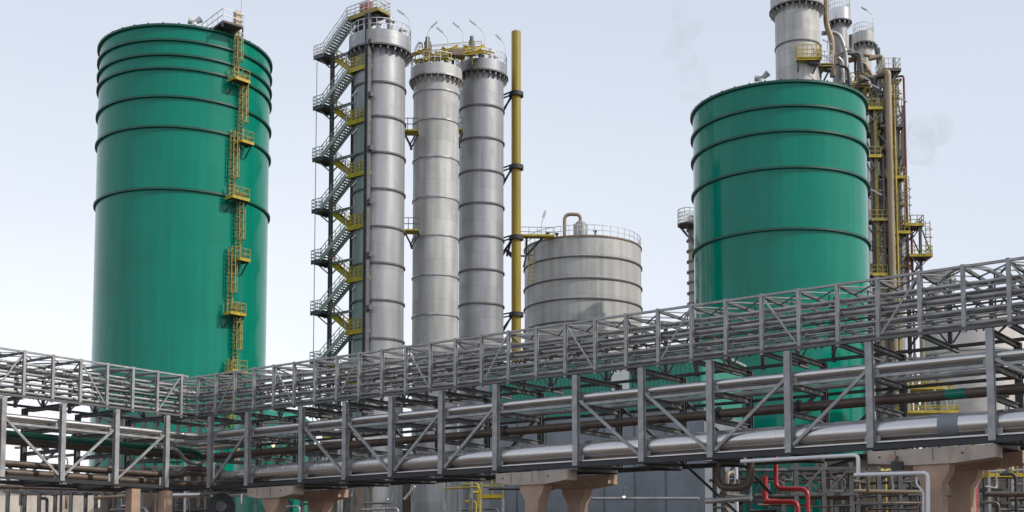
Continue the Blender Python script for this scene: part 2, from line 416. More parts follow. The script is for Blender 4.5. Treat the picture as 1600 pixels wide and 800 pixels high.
# ------------------------------------------------------------------ tall silver and grey towers
def tower(px, yref, Y, hw, ytop, rings, hwc, ch, m, mc, label, group, brackets=26, zbase=0, ringm='galvdark', collar=True, rw=.14):
    c, R, zf = cyl_frame(px, yref, Y, hw)
    th = math.atan((px - 800) / F); Rc = hwc * Y * math.cos(th) / F
    t = thing('process_tower', label, 'tower', c, group)
    zt = zf(ytop)
    MB().lathe([(R, zbase), (R, zt)], c, 72).build('shell', m, t)
    for y in rings:
        z = zf(y)
        MB().lathe([(R - .01, z - .09), (R + rw, z - .09), (R + rw, z + .09), (R - .01, z + .09)], c, 72, close=True).build('stiffener_ring', ringm, t)
    if collar:
        nz = at(px, ytop, Y - Rc).z; h = ch * Y / F
        MB().lathe([(Rc, nz - h), (Rc, nz), (Rc - .1, nz), (Rc - .1, nz - h)], c, 72, close=True).build('top_collar', mc, t)
        MB().lathe([(R - .01, nz - h + .1), (Rc - .105, nz - h + .1), (Rc - .105, nz - h + .16), (R - .01, nz - h + .16)], c, 72, close=True).build('collar_deck', 'grating', t)
        MB().lathe([(Rc + .002, nz - h - .06), (Rc + .16, nz - h - .06), (Rc + .16, nz - h + .12), (Rc + .002, nz - h + .12)], c, 72, close=True).build('collar_ring', ringm, t)
        for i in range(brackets):
            a = 2 * math.pi * i / brackets; d = Vector((math.cos(a), math.sin(a), 0)); sd = Vector((-d.y, d.x, 0)) * .09
            zt0 = nz - h - .06
            pts = [c + d * (R - .02) + Z * (zt0 - .65), c + d * (R + .1) + Z * (zt0 - .65), c + d * (Rc + .05) + Z * (zt0 - .3), c + d * (Rc + .05) + Z * zt0, c + d * (R - .02) + Z * zt0]
            MB().prism([p - sd / 2 for p in pts], sd).build('bracket', mc, t)
        zt = nz
    return t, c, R, Rc, zt
silver = shellmat('silver plating', (.365, .37, .385), .48, .4, 2.9, 4.6, 4.1, .08, .8, streak=.2, stain=(.25, .25, .255), bump=.2)
silverw = shellmat('silver plating, narrow sheets', (.34, .347, .365), .48, .4, 2.6, 4.1, 3.7, .08, .8, streak=.2, stain=(.23, .23, .24), bump=.2)
greypl = shellmat('weathered pale plating', (.47, .467, .46), .55, .15, 2.65, 4.2, 2.2, .11, .8, streak=.24, stain=(.31, .295, .28), bump=.15, patch=(.66, .65, .62))
tankpl = shellmat('weathered tank plating', (.45, .446, .437), .55, .15, 7.0, 6, 2.4, .08, .8, streak=.26, stain=(.28, .26, .24), bump=.18, patch=(.62, .60, .58))
TG = 'tall steel process towers'
TA, cA, RA, RcA, zA = tower(592, 300, 130, 41, 44, [127, 181, 237, 294, 353, 410, 468, 528, 588], 50, 25, silver, silver, 'silver tower with a zigzag staircase up its left side', TG)
TB, cB, RB, RcB, zB = tower(681, 300, 135, 36.5, 96, [138, 184, 243, 306, 366, 428, 490, 552], 41.5, 19, greypl, greypl, 'pale weathered grey tower between the two silver towers', TG, ringm='pipedull', rw=.1)
TCt, cC, RC, RcC, zC = tower(752, 300, 139.5, 35.5, 90, [163, 214, 265, 316, 368, 420, 473, 526, 580], 41, 19, silverw, silverw, 'silver tower beside the yellow standpipe', TG)
TE, cE, RE, RcE, zE = tower(1246, 60, 152, 36, -40, [62, 150, 240], 43, 42, greypl, greypl, 'thickest pale grey stack rising right behind the broad green tank', TG, ringm='galvdark', rw=.1)
TF, cF, RF, RcF, zF = tower(1312, 60, 158, 12.5, 10, [100], 18.5, 21, silverw, 'pipe', 'slim silver stack with a wide collar beside the thick grey stack', TG, 14)
TGv, cG, RG, RcG, zG = tower(1350, 90, 164, 12, 47, [130], 17.5, 19, greypl, greypl, 'shortest slim grey stack, farthest right behind the broad green tank', TG, 14)
tH, cH, RH, RcH, zH = tower(1087, 400, 138, 11.5, 335, [357 + 16.5 * i for i in range(16)], 12, 5, greypl, greypl, 'narrow pale column ringed with hoops, half hidden by the broad green tank', TG, collar=False, ringm='tan', rw=.22)

def crown_rail(t, c, R, z, m='rail', n=28, h=1.2, r=.035, a0=0, a1=2 * math.pi):
    railing(MB(), arc(c, R - .05, a0, a1, n, z), h, 10, r).build('handrail', m, t)
for t_, c_, R_c, z_ in ((TA, cA, RcA, zA), (TB, cB, RcB, zB), (TCt, cC, RcC, zC), (TF, cF, RcF, zF), (TGv, cG, RcG, zG)):
    crown_rail(t_, c_, R_c, z_)
    MB().lathe([(.1, z_ - .5), (R_c - .12, z_ - .5), (R_c - .12, z_ - .42), (.1, z_ - .42)], c_, 48, close=True).build('top_deck', 'grating', t_)
# fittings on the tower tops
def nozzle(t, p, h, r, m='pipedull'):
    MB().lathe([(r, 0), (r, h * .75), (r * 1.5, h * .76), (r * 1.5, h * .86), (r * .9, h * .87), (r * .9, h)], p, 14).build('nozzle', m, t)
for t_, c_, z_, R_c in ((TA, cA, zA, RcA), (TB, cB, zB, RcB), (TCt, cC, zC, RcC)):
    for k in range(5):
        a = R_(200 + 36 * k + random.uniform(-8, 8)); p = c_ + Vector((math.cos(a), math.sin(a), 0)) * (R_c - random.uniform(.8, 1.4)); p.z = z_ - .42
        nozzle(t_, p, random.uniform(1.4, 2.6), random.uniform(.16, .34), random.choice(['rail', 'galvdark', 'pipedull']))
def xbeam(t, a, b, m='yellow', wd=.22, hd=.34): return MB().ibar(a, b, wd, hd, (Vector(b) - Vector(a)).cross(Z), .05).build('beam', m, t)

# yellow deck that joins the two right-hand tower tops
def top_deck():
    o = at(700, 90, 135)
    t = thing('access_deck', 'yellow beamed access deck linking the pale grey tower top to the silver one', 'platform', o)
    P = lambda px, Y, dz=0: at(px, 91 - (px - 668) * .04, Y - 2) + Z * dz
    fl = MB()
    fl.prism([P(668, 137.2), P(748, 137.0), P(748, 138.4), P(668, 138.6)], (0, 0, .12)); fl.build('floor', 'grating', t)
    xbeam(t, P(664, 136.2, -.1), P(756, 136.0, .5)); xbeam(t, P(664, 139.8, -.1), P(756, 139.6, .5))
    xbeam(t, P(676, 135.6, -.5), P(728, 135.4, .9)); xbeam(t, P(703, 135.2, .1), P(742, 137, 1.3)); xbeam(t, P(690, 135.8, 1.1), P(725, 135.8, -.4))
    xbeam(t, P(644, 136.8, .5), P(672, 136.4, .9), 'ladder'); xbeam(t, P(640, 138.6, -.2), P(668, 136.4, -.2), 'ladder')
    for (x0, y0, Y0), (x1, y1, Y1), m in (((652, 80, 132.6), (700, 93, 132.4), 'yellow'), ((664, 92, 132.3), (716, 73, 133.4), 'yellow'), ((690, 84, 132.8), (738, 79, 134.4), 'yellow'), ((702, 94, 133.0), (757, 71, 136.4), 'yellow'),
                                          ((640, 88, 133.0), (668, 77, 132.6), 'ladder'), ((716, 88, 134.0), (760, 80, 136.6), 'ladder'), ((648, 97, 132.9), (700, 88, 132.2), 'ladder'), ((724, 73, 135.0), (765, 83, 136.8), 'yellow')):
        xbeam(t, at(x0, y0, Y0), at(x1, y1, Y1), m)
    for px, y, Y in ((668, 85, 132.5), (700, 83, 132.7), (738, 79, 134.6)):
        MB().bar(at(px, y, Y), at(px, y, Y) - Z * 1.6, .16).build('leg', 'yellow', t)
    MB().box(at(715, 84, 133.4), 1.6, 1.2, .7).build('junction_box', 'tan', t)
    railing(MB(), [P(655, 136.3, .3), P(752, 136.1, .6)], 1.1, 1.3).build('handrail', 'yellow', t)
    railing(MB(), [P(655, 139.7, .2), P(752, 139.6, .4)], 1.1, 1.3).build('handrail', 'rail', t)
    for px, Y, h, r in ((668, 137, 2.3, .42), (737, 137, 2.2, .36)):
        p = P(px, Y, .1); MB().lathe([(r, 0), (r, h * .7), (r * .6, h * .85), (r * .6, h)], p, 16).build('vent_drum', 'galvdark', t)
    MB().tube(bend([P(661, 136, .4), P(661, 136, 1.6), P(655, 136, 1.9), P(648, 136, .9), P(656, 135.6, -2.3)], .8), .13, 10).build('drain_pipe', 'pipedull', t)
top_deck()
LG = 'floodlight posts on the tower tops'
for px, py, Y, h, lean, lab in (
        (607, 38, 130, 1.6, (-.35, 0, .3), 'thin floodlight post on the silver tower with the staircase, nearest to its middle'),
        (640, 56, 131, 1.8, (-.7, 0, .5), 'floodlight post at the right edge of the staircase tower top'),
        (668, 80, 134.5, 2.2, (.5, 0, .5), 'floodlight post rising left of the yellow access deck'),
        (700, 80, 135, 1.5, (-.7, 0, .6), 'low floodlight post at the middle of the yellow access deck'),
        (724, 80, 136, 2.2, (-.6, 0, .5), 'floodlight post at the right half of the yellow access deck'),
        (757, 85, 138, 2.5, (-1.1, 0, .9), 'tallest floodlight post, on the left edge of the silver tower by the standpipe'),
        (790, 96, 139, 1.9, (-.6, 0, .6), 'floodlight post on the right edge of the silver tower by the standpipe'),
        (1365, 47, 160, 2.0, (-.9, 0, .6), 'floodlight post on the shortest slim grey stack')):
    lamp_post(at(px, py, Y), h, lean, lab, LG)

# ------------------------------------------------------------------ staircase on the left tower
def stair_tower():
    Y0 = 131.0; O = at(506, 163, Y0); base = Vector((O.x, O.y, 0))
    t = thing('stair_tower', 'zigzag steel staircase with yellow landings up the side of the silver tower', 'staircase', base)
    q = lambda s, d, z: base + W * s + U * d + Z * z
    zs = [at(506, y, Y0).z for y in (83, 163, 244, 325, 405, 485, 565, 646, 727)]
    L0, L1, L2 = -1.6, 3.72, 6.6
    for s, d, m, sz in ((.25, 1.0, 'galvdark', .34), (2.25, 2.1, 'galvdark', .26), (6.66, -.15, 'galvdark', .5), (4.0, 2.1, 'galvdark', .3)):
        MB().ibar(q(s, d, 0), q(s, d, zs[0] + (.2 if s < 3 else 2.6)), sz, sz, U, .06).build('column', m, t)
    MB().tube([q(-1.45, .3, 0), q(-1.45, .3, zs[0] - .5)], .05, 6).build('riser_pipe', 'rail', t)
    MB().tube([q(-1.0, 1.9, 0), q(-1.0, 1.9, zs[0] - .5)], .05, 6).build('riser_pipe', 'rail', t)
    MB().tube([q(1.9, 2.1, zs[0]), q(1.9, 2.1, zs[0] + 7.3)], .05, 6).build('aerial', 'rail', t)
    def land(s0, s1, z, m, rail, open_left=False):
        fl = MB().hexa(q((s0 + s1) / 2, .95, z), W * (s1 - s0) / 2, U * .93, Z * .06); p = MB()
        for d in (-.05, 1.95): p.bar(q(s0, d, z - .14), q(s1, d, z - .14), .1, .46)
        p.bar(q(s0, -.05, z - .1), q(s0, 1.95, z - .1), .1, .34); p.bar(q(s1, -.05, z - .1), q(s1, 1.95, z - .1), .1, .34)
        o = fl.build('landing', 'grating', t); p.build('toe_plate', m, o)
        side = s1 if s0 > 0 else s0; oth = s0 if s0 > 0 else s1
        railing(MB(), [q(oth, -.05, z), q(side, -.05, z), q(side, 1.95, z), q(oth, 1.95, z)], 1.15, .6, .045, mids=2).build('handrail', rail, o)
        return o
    def flight(s0, z0, s1, z1, d0, d1, m, rail):
        mb = MB()
        for d in (d0, d1): mb.bar(q(s0, d, z0 - .05), q(s1, d, z1 - .05), .09, .46, U)
        n = 14
        for i in range(1, n):
            s = s0 + (s1 - s0) * i / n; z = z0 + (z1 - z0) * i / n
            mb.hexa(q(s, (d0 + d1) / 2, z), W * .17, U * (d1 - d0) / 2, Z * .03)
        o = mb.build('stair_flight', m, t)
        r = MB()
        for d in (d0, d1):
            for hh in (1.05, .55): r.bar(q(s0, d, z0 + hh), q(s1, d, z1 + hh), .06)
            for i in range(6): s = s0 + (s1 - s0) * i / 5; z = z0 + (z1 - z0) * i / 5; r.bar(q(s, d, z), q(s, d, z + 1.05), .06)
        r.build('handrail', rail, o)
    for i, z in enumerate(zs):
        land(L0, 0, z, 'galvdark', 'rail')
        br = MB()
        for d in (.1, 1.8): br.bar(q(.25, 1.0, z - 1.6), q(-1.0, d, z - .25), .13); br.bar(q(.25, 1.0, z - 1.6), q(1.3, d, z - .25), .13)
        br.build('brace', 'galvdark', t)
        xbeam(t, q(.25, 1.0, z - .35), q(6.6, .9, z - .35), 'galv', .2, .26)
        zm = (z + (zs[i + 1] if i + 1 < len(zs) else z - 5.8)) / 2
        MB().box(q(7.05, -.1, z - .6), .5, .45, .5, W, U).build('column_bracket', 'galvdark', t)
        land(L1, L2, zm, 'yellow', 'yellow')
        flight(0, z, L1, zm, 1.05, 1.9, 'yellow', 'yellow')                       # down to the yellow landing
        if i + 1 < len(zs): flight(L1, zm, 0, zs[i + 1], -.25, .95, 'stair', 'galv')    # and on to the next grey one
        MB().bar(q(4.0, 2.0, zm - 1.9), q(6.4, .5, zm - .3), .16).build('brace', 'galvdark', t)
        MB().bar(q(4.0, 2.1, zm - .2), q(2.25, 2.1, zm - 2.3), .14).build('brace', 'galvdark', t)
    ztop = (zs[0] * 1.5 - zs[1] * .5) + .1
    flight(0, zs[0], L1, ztop, -.25, .95, 'stair', 'rail')
    o = land(L1 - .4, L2 + 1.2, ztop, 'ladder', 'rail')
    MB().box(q(5.6, .6, ztop + .75), 1.5, .6, 1.0, W, U).build('cable_chest', 'redbox', t)
    MB().bar(q(L1, 1, ztop - 1.4), q(L2 + .6, 1, ztop - .3), 1.2, .2).build('soffit_plate', 'galvdark', t)
    for px, Y in ((545, 139), (590, 137)): pass
stair_tower()
# little service gangways between the towers
def gangway(px, py, Y, wd, label):
    p = at(px, py, Y); t = thing('gangway', label, 'gangway', p, 'small gangways between the towers')
    ax = Vector((1, 0, 0)); ay = Vector((0, 1, 0))
    f = MB().box(p, wd, 1.6, .16); f.build('deck', 'yellow', t)
    b = MB().bar(p - ay * .65 - Z * 1.66, p + ay * .65 - Z * 1.66, .16)
    for s in (-1, 1):
        b.bar(p + ax * s * wd * .45 + ay * .6, p + ax * -s * .1 - Z * 1.7 + ay * .6, .14); b.bar(p + ax * s * wd * .45 - ay * .6, p + ax * -s * .1 - Z * 1.7 - ay * .6, .14)
    b.build('strut', 'dark', t)
    railing(MB(), [p + ax * -wd / 2 - ay * .8, p + ax * wd / 2 - ay * .8], 1.3, .5, .045).build('handrail', 'galvdark', t)
gangway(642, 207, 132, 1.7, 'dark gangway high up between the staircase tower and the pale grey tower')
gangway(643, 362, 132, 1.7, 'lower gangway between the staircase tower and the pale grey tower')
gangway(717, 205, 135.5, .9, 'small gangway in the gap between the pale grey and the right silver tower')

# ------------------------------------------------------------------ yellow standpipe
def standpipe():
    Y = 141.5; c = at(806.5, 300, Y); c.z = 0; r = 7.6 * Y / F; zt = at(806.5, 50, Y).z
    t = thing('standpipe', 'tall ochre yellow standpipe clamped beside the right silver tower', 'pipe', c)
    MB().lathe([(r, 0), (r, zt), (r - .06, zt), (r - .06, zt - .6), (.02, zt - .6)], c, 32).build('pipe_shaft', 'flue', t)
    for y in (148, 262, 372, 492):
        z = at(806, y, Y).z
        b = MB().lathe([(r + .003, z - .24), (r + .3, z - .24), (r + .3, z + .24), (r + .003, z + .24)], c, 32, close=True)
        for dz in (.18, -.18): b.bar(c + Vector((-r - .2, -.25, z + dz)), Vector((cC.x + RC - .1, c.y + .6, z + dz)), .14)
        b.bar(c + Vector((-r, -.2, z - .2)), Vector((cC.x + RC - .1, c.y + .5, z - 1.9)), .16); b.bar(c + Vector((-r, .3, z - .2)), Vector((cC.x + RC - .1, c.y + 1.2, z - 1.4)), .16)
        b.build('clamp', 'dark', t)
standpipe()

# ------------------------------------------------------------------ low grey tank with a gooseneck
def grey_tank():
    c, R, zf = cyl_frame(910.5, 420, 150, 92.5)
    t = thing('storage_tank', 'squat weathered grey tank with a gooseneck pipe on its roof', 'storage tank', c)
    zt = zf(368)
    MB().lathe([(R, 0), (R, zt)], c, 120).build('shell', tankpl, t)
    for y in (400, 434, 466, 501, 536):
        z = zf(y); ring_mb(c, R - .01, R + .15, z - .07, z + .07, 120).build('stiffener_ring', 'galvdark', t)
    ring_mb(c, R - .01, R + .12, zt - .08, zt + .08, 120).build('rim', 'tan', t)
    MB().lathe([(R - .1, zt), (.2, zt + .5)], c, 80).build('roof', 'pipedull', t)
    railing(MB(), arc(c, R - .05, 0, 2 * math.pi, 44, zt + .1), 1.2, 10, .04).build('handrail', 'rail', t)
    d = at(907, 365, 144.5); d.z = zt
    MB().lathe([(.85, 0), (.85, 1.7), (.8, 1.75), (.5, 1.95), (.5, 2.05)], d, 28).build('roof_drum', 'pipedull', t)
    MB().tube(bend([Vector((at(882, 360, 144.5).x, 144.3, zt)), Vector((at(882, 360, 144.5).x, 144.3, zt + 2.95)), Vector((d.x, d.y, zt + 2.95)), Vector((d.x, d.y, zt + 1.9))], .8), .21, 12).build('gooseneck_pipe', 'tan', t)
    n = MB()
    for px, h in ((930, .9), (856, .7), (870, .6)): p = at(px, 366, 144.6); p.z = zt; n.lathe([(.14, 0), (.14, h), (.25, h), (.25, h + .15)], p, 10)
    n.build('nozzle', 'galvdark', t)
    # ochre roof walkway on the left with its braces
    a = at(800, 372, 143); b = at(866, 368, 143.2); z = zt - .05
    k = MB(); a.z = b.z = z
    k.bar(a, b, 1.2, .22); wk = k.build('walkway', 'yellow', t)
    s = MB()
    e = at(822, 400, 143.5)
    for f_ in (.35, .75): s.bar(a.lerp(b, f_), e, .2)
    s.bar(e, at(818, 418, 143.7), .2); s.bar(e, at(800, 400, 142.5), .2); s.bar(a - Z * .1, at(792, 400, 142.5), .22); s.bar(at(792, 392, 142.5), at(800, 400, 142.5), 1.0, .3)
    s.build('strut', 'dark', wk)
    railing(MB(), [a, b], 1.1, 1.0, .04).build('handrail', 'galv', wk)
    lamp_post(at(846, 368, 144), 1.3, (.25, 0, .8), 'thin floodlight post on the squat grey tank roof', LG)
    st = MB(); p = at(826, 400, 144.2); 
    for i in range(7): st.bar(p + Vector((0, -.3, -i * .5)), p + Vector((.7, -.3, -i * .5)), .1)
    st.bar(p + Vector((0, -.3, .8)), p + Vector((-.1, -.3, -3.4)), .1); st.bar(p + Vector((.7, -.3, .8)), p + Vector((.6, -.3, -3.4)), .1)
    st.build('ladder', 'ladder', t)
grey_tank()

exec_parts = []
# ------------------------------------------------------------------ pipe racks and the bridges on them
PX_R = [1550, 1360, 1232, 1110, 1003, 900, 775, 690, 612, 540, 472, 388, 330]
PX_L = [260, 181, 97, 3]
OW = 3.5
DIAG_R = {(1550, 1360): None, (1360, 1232): 'up', (1232, 1110): 'up', (1110, 1003): 'down', (1003, 900): 'down', (900, 775): None, (775, 690): 'up', (690, 612): 'up', (612, 540): 'down', (540, 472): 'down', (472, 388): None, (388, 330): 'up'}
def rack(P, along, across, posts, diag, label, s_end0, s_end1):
    base = P(posts[0], OW / 2, 0)
    t = thing('pipe_rack', label, 'pipe rack', base, 'pipe racks along the front')
    zn = ZT - .95
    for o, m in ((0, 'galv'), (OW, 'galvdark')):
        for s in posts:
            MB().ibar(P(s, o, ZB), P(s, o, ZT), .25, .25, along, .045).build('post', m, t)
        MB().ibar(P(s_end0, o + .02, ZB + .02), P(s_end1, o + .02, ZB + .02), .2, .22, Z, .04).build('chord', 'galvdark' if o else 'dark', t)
        MB().ibar(P(s_end0, o + .18, zn - .33), P(s_end1, o + .18, zn - .33), .12, .14, Z, .025).build('chord', m, t)
        for (a, b), dg in zip(zip(posts, posts[1:]), diag):
            if not dg: continue
            lo, hi = (min(a, b), max(a, b))
            z0, z1 = (ZB + .3, zn - .15) if dg == 'up' else (zn - .15, ZB + .3)
            MB().bar(P(lo + .16, o + .03, z0), P(hi - .16, o + .03, z1), .1, .12, across).build('diagonal', m, t)
            g0 = P(lo + .3, o + .0, z0); g1 = P(hi - .3, o, z1)
    for s in posts:
        for z, m, h in ((ZB + .02, 'galvdark', .3), (zn - .35, 'galvdark', .24), (ZB + 1.55, 'galvdark', .2), (ZT - .1, 'galvdark', .2)):
            MB().ibar(P(s, .13, z), P(s, OW - .13, z), .16, h, along, .03).build('cross_beam', m, t)
    for s in posts:
        for z, hh in ((ZB + .3, .26), (zn - .12, .2)):
            MB().hexa(P(s, .165, z), along * .3, across * .012, Z * hh).build('gusset_plate', 'galv', t)
        MB().hexa(P(s, 0, ZB - .165), along * .2, across * .2, Z * .03).build('base_plate', 'galvdark', t)
        for o_ in (.22, .55, 1.5):
            MB().hexa(P(s, o_, {.22: z_top - .225, .55: zb_ - .5, 1.5: zm_ - .25}[o_]), along * .16, across * .1, Z * .05).build('pipe_shoe', 'galvdark', t)
    for a, b in zip(posts, posts[1:]):
        MB().bar(P(a, .2, ZB - .12), P(b, OW - .2, ZB - .12), .1, .1).build('floor_brace', 'dark', t)
    return t
postsR = sorted([s_right(x, 640) for x in PX_R]); postsL = sorted([s_left(x, 700) for x in PX_L])
bay = (postsR[-1] - postsR[0]) / (len(postsR) - 1)
z_top = rp(1100, 601, 0).z; zb_ = rp(1100, 692, .55).z; zm_ = rp(1100, 648, 1.5).z     # heights of the three front pipes
# what runs on beyond the picture
sR_end = postsR[-1] + 6 * bay; sL_end = postsL[-1] + 5 * bay
exR = [postsR[-1] + bay * 1.35 * (i + 1) for i in range(4)]; exL = [postsL[-1] + 3.4 * (i + 1) for i in range(4)]
dR = []
pr = postsR + exR
keys = {(round(s_right(a, 640), 3)): a for a in PX_R}
for a, b in zip(pr, pr[1:]):
    ka, kb = keys.get(round(a, 3)), keys.get(round(b, 3))
    dR.append(DIAG_R.get((kb, ka)) if ka and kb else 'down')
pl = postsL + exL
# diagonals of the left rack, seen from the front: s grows towards the viewer and the left
dL = ['down', 'down', 'up', 'down', 'up', 'down', 'up']
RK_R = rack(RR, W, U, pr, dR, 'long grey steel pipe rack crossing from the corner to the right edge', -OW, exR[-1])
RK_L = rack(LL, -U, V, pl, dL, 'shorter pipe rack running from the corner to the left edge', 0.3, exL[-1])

def bridge(P, along, across, s0, s1, step, label, first):
    t = thing('pipe_bridge', label, 'pipe bridge', P(s0 + 2, OW / 2, ZT), 'open truss bridges on top of the pipe racks')
    zb, zt = ZT + .1, ZU
    n = int((s1 - s0) / step)
    ss = [first + i * step for i in range(-40, n + 40) if s0 <= first + i * step <= s1]
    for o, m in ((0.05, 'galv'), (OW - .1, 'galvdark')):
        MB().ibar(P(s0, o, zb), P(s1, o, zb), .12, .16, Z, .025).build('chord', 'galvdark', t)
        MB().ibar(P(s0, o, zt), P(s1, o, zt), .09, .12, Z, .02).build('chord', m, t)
        for i, s in enumerate(ss):
            MB().ibar(P(s, o, zb - .12), P(s, o, zt + .08), .14, .14, along, .028).build('post', m, t)
            if i + 1 < len(ss):
                e = ss[i + 1]
                if o < 1 and i % 3: continue
                if (i % 2 == 0) == (o > 1): a, b = P(s + .1, o + .02, zb + .15), P(e - .1, o + .02, zt - .15)
                else: a, b = P(s + .1, o + .02, zt - .15), P(e - .1, o + .02, zb + .15)
                MB().bar(a, b, .055, .06, across).build('diagonal', m, t)
    for i, s in enumerate(ss[:-1]):
        e = ss[i + 1]; oo = 1.9
        a, b = (P(s + .1, oo, zb + .2), P(e - .1, oo, zt - .2)) if i % 2 else (P(s + .1, oo, zt - .2), P(e - .1, oo, zb + .2))
        MB().bar(a, b, .045, .05, across).build('inner_brace', 'galvdark', t)
        MB().bar(P((s + e) / 2, 1.15, zb + .2), P((s + e) / 2, 1.15, zt - .1), .05).build('hanger', 'galvdark', t)
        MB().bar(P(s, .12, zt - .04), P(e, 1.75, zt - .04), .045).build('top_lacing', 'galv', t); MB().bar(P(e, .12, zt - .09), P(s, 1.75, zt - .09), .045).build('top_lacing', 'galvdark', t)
    for i, s in enumerate(ss):
        MB().bar(P(s, .1, zt - .02), P(s, OW - .2, zt - .02), .1, .12).build('top_beam', 'galvdark', t)
        if i % 2 == 0: MB().ibar(P(s, .1, zb - .03), P(s, OW + .9, zb - .03), .14, .18, along, .03).build('outrigger', 'galvdark', t)
        for k, z in enumerate((zb + .62, zb + 1.2, zb + 1.75)):
            MB().bar(P(s, .1, z), P(s, OW - .2, z), .08, .1).build('tray_beam', 'galvdark', t)
        if i + 1 < len(ss):
            e = ss[i + 1]
            a, b = (.15, OW - .25) if i % 2 == 0 else (OW - .25, .15)
            MB().bar(P(s, a, zt - .1), P(e, b, zt - .1), .06, .06).build('top_brace', 'galvdark', t)
            if i % 2: MB().bar(P(s, a, zb + .1), P(e, b, zb + .1), .06, .06).build('floor_brace', 'galvdark', t)
    return t
stepU = 1.63
uR = [s_right(x, y) for x, y in ((1308, 500), (560, 595))]
stepU = (uR[0] - uR[1]) / 16.0
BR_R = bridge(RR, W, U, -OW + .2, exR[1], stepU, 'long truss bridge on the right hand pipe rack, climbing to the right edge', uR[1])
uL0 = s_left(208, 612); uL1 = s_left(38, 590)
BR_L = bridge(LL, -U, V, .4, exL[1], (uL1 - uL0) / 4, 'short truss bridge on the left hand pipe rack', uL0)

# pipes on the racks: most turn the corner from one rack to the other
def corner_path(o, z, sl=None, sr=None):
    return [LL(sl if sl is not None else exL[-1], o, z), COR + U * o + V * o + Z * z, RR(sr if sr is not None else exR[-1], o, z)]
def zpx(px, py, o): return rp(px, py, o).z
PG = 'pipes lying on the lower pipe racks'
def rackpipe(o, z, r, m, label, group, joints=0, rad=1.2, n=14): return pipe(corner_path(o, z), r, m, label, group, rad, joints=joints, n=n)
z_top = zpx(1100, 601, -.0)
rackpipe(.3, z_top + .03, .165, 'pipe', 'bright silver pipe running highest along the front of the lower rack', PG, 3.0)
# big silver line with its closed end near the corner
zb_ = zpx(1100, 692, .55); s0 = s_right(372, 735, .55)
def big_pipe():
    a = RR(s0, .55, zb_); e = RR(exR[-1], .55, zb_)
    t = thing('main_pipe', 'thickest silver pipe lying low in the long rack', 'pipe', RR(s0, .55, zb_), PG)
    mb = MB(); L = (e - a).length; d = (e - a).normalized()
    mb.tube([a, a + d * .9, e], [.24, .45, .45], 36)
    k = 1.6
    while k < L - .2: mb.tube([a + d * (k - .04), a + d * (k + .04)], .457, 36); k += 1.22 if True else 0
    mb.build('cladding', 'pipe', t)
    MB().tube([a - d * 1.1, a - d * .02], .24, 24).build('inlet_stub', 'pipedull', t)
    MB().tube([RR(s_right(1470, 660, .55), .55, zb_), RR(s_right(1502, 660, .55), .55, zb_)], .464, 36).build('painted_band', 'clad', t)
big_pipe()
zm_ = zpx(1100, 648, 1.5)
def brown_pipe():
    t = rackpipe(1.5, zm_, .17, 'brown', 'brown middle pipe with a green band, halfway up the long rack', PG, 2.4)
    MB().tube([RR(s_right(1478, 615, 1.5), 1.5, zm_), RR(s_right(1510, 613, 1.5), 1.5, zm_)], .185, 16).build('painted_band', 'greenpaint', t)
brown_pipe()
rackpipe(2.35, zm_ + .02, .13, 'brown', 'thinner brown pipe behind the brown pipe with the green band', PG, 2.0)
rackpipe(2.9, z_top - .1, .12, 'pipedull', 'dull grey pipe along the rear edge of the lower rack', PG, 2.0)
rackpipe(.95, z_top - .06, .09, 'pipedull', 'thin grey pipe just behind the bright top pipe', PG, 2.0)
rackpipe(1.8, ZB + .4, .2, 'brown', 'brown pipe on the rack floor behind the thickest silver pipe', PG, 2.0)
rackpipe(2.7, ZB + .38, .16, 'pipedull', 'grey pipe on the rack floor at the rear', PG, 2.0)
pipe([RR(s_right(420, 745), .12, ZB + .2), RR(exR[-1], .12, ZB + .2)], .06, 'pipe', 'thin silver pipe along the bottom beam, below the thickest pipe', PG, joints=2)
zg = lp(140, 690, .9).z
pipe([LL(exL[-1], .9, zg), LL(-1.2, .9, zg), LL(-1.2, .9, zg - .9)], .17, 'greendark', 'dark green pipe halfway up the left rack', PG, .6)
zt2 = lp(140, 733, .5).z
pipe([LL(exL[-1], .5, zt2), LL(.5, .5, zt2), LL(-.2, .9, zt2 + .5), LL(-1.8, .9, zt2 + .5)], .15, 'brown', 'brown pipe near the floor of the left rack, kinked at the corner', PG, .6, joints=2.2)
pipe([LL(exL[-1], .95, zt2 - .05), LL(.4, .95, zt2 - .05), LL(-.8, 1.3, zt2 + .25), LL(-2.4, 1.3, zt2 + .25)], .12, 'brown', 'second brown pipe behind the kinked one at the corner', PG, .6, joints=2.2)
pipe([LL(2.2, .6, zt2 + 1.5), LL(.6, .6, zt2 + 1.5), LL(-.2, .8, zt2 + .8), LL(-1.2, .8, zt2 + .8), LL(-1.8, .8, zt2 + 1.3), LL(-3.4, .8, zt2 + 1.3)], .12, 'pipedull', 'grey pipe with an S bend at the rack corner', PG, .5)
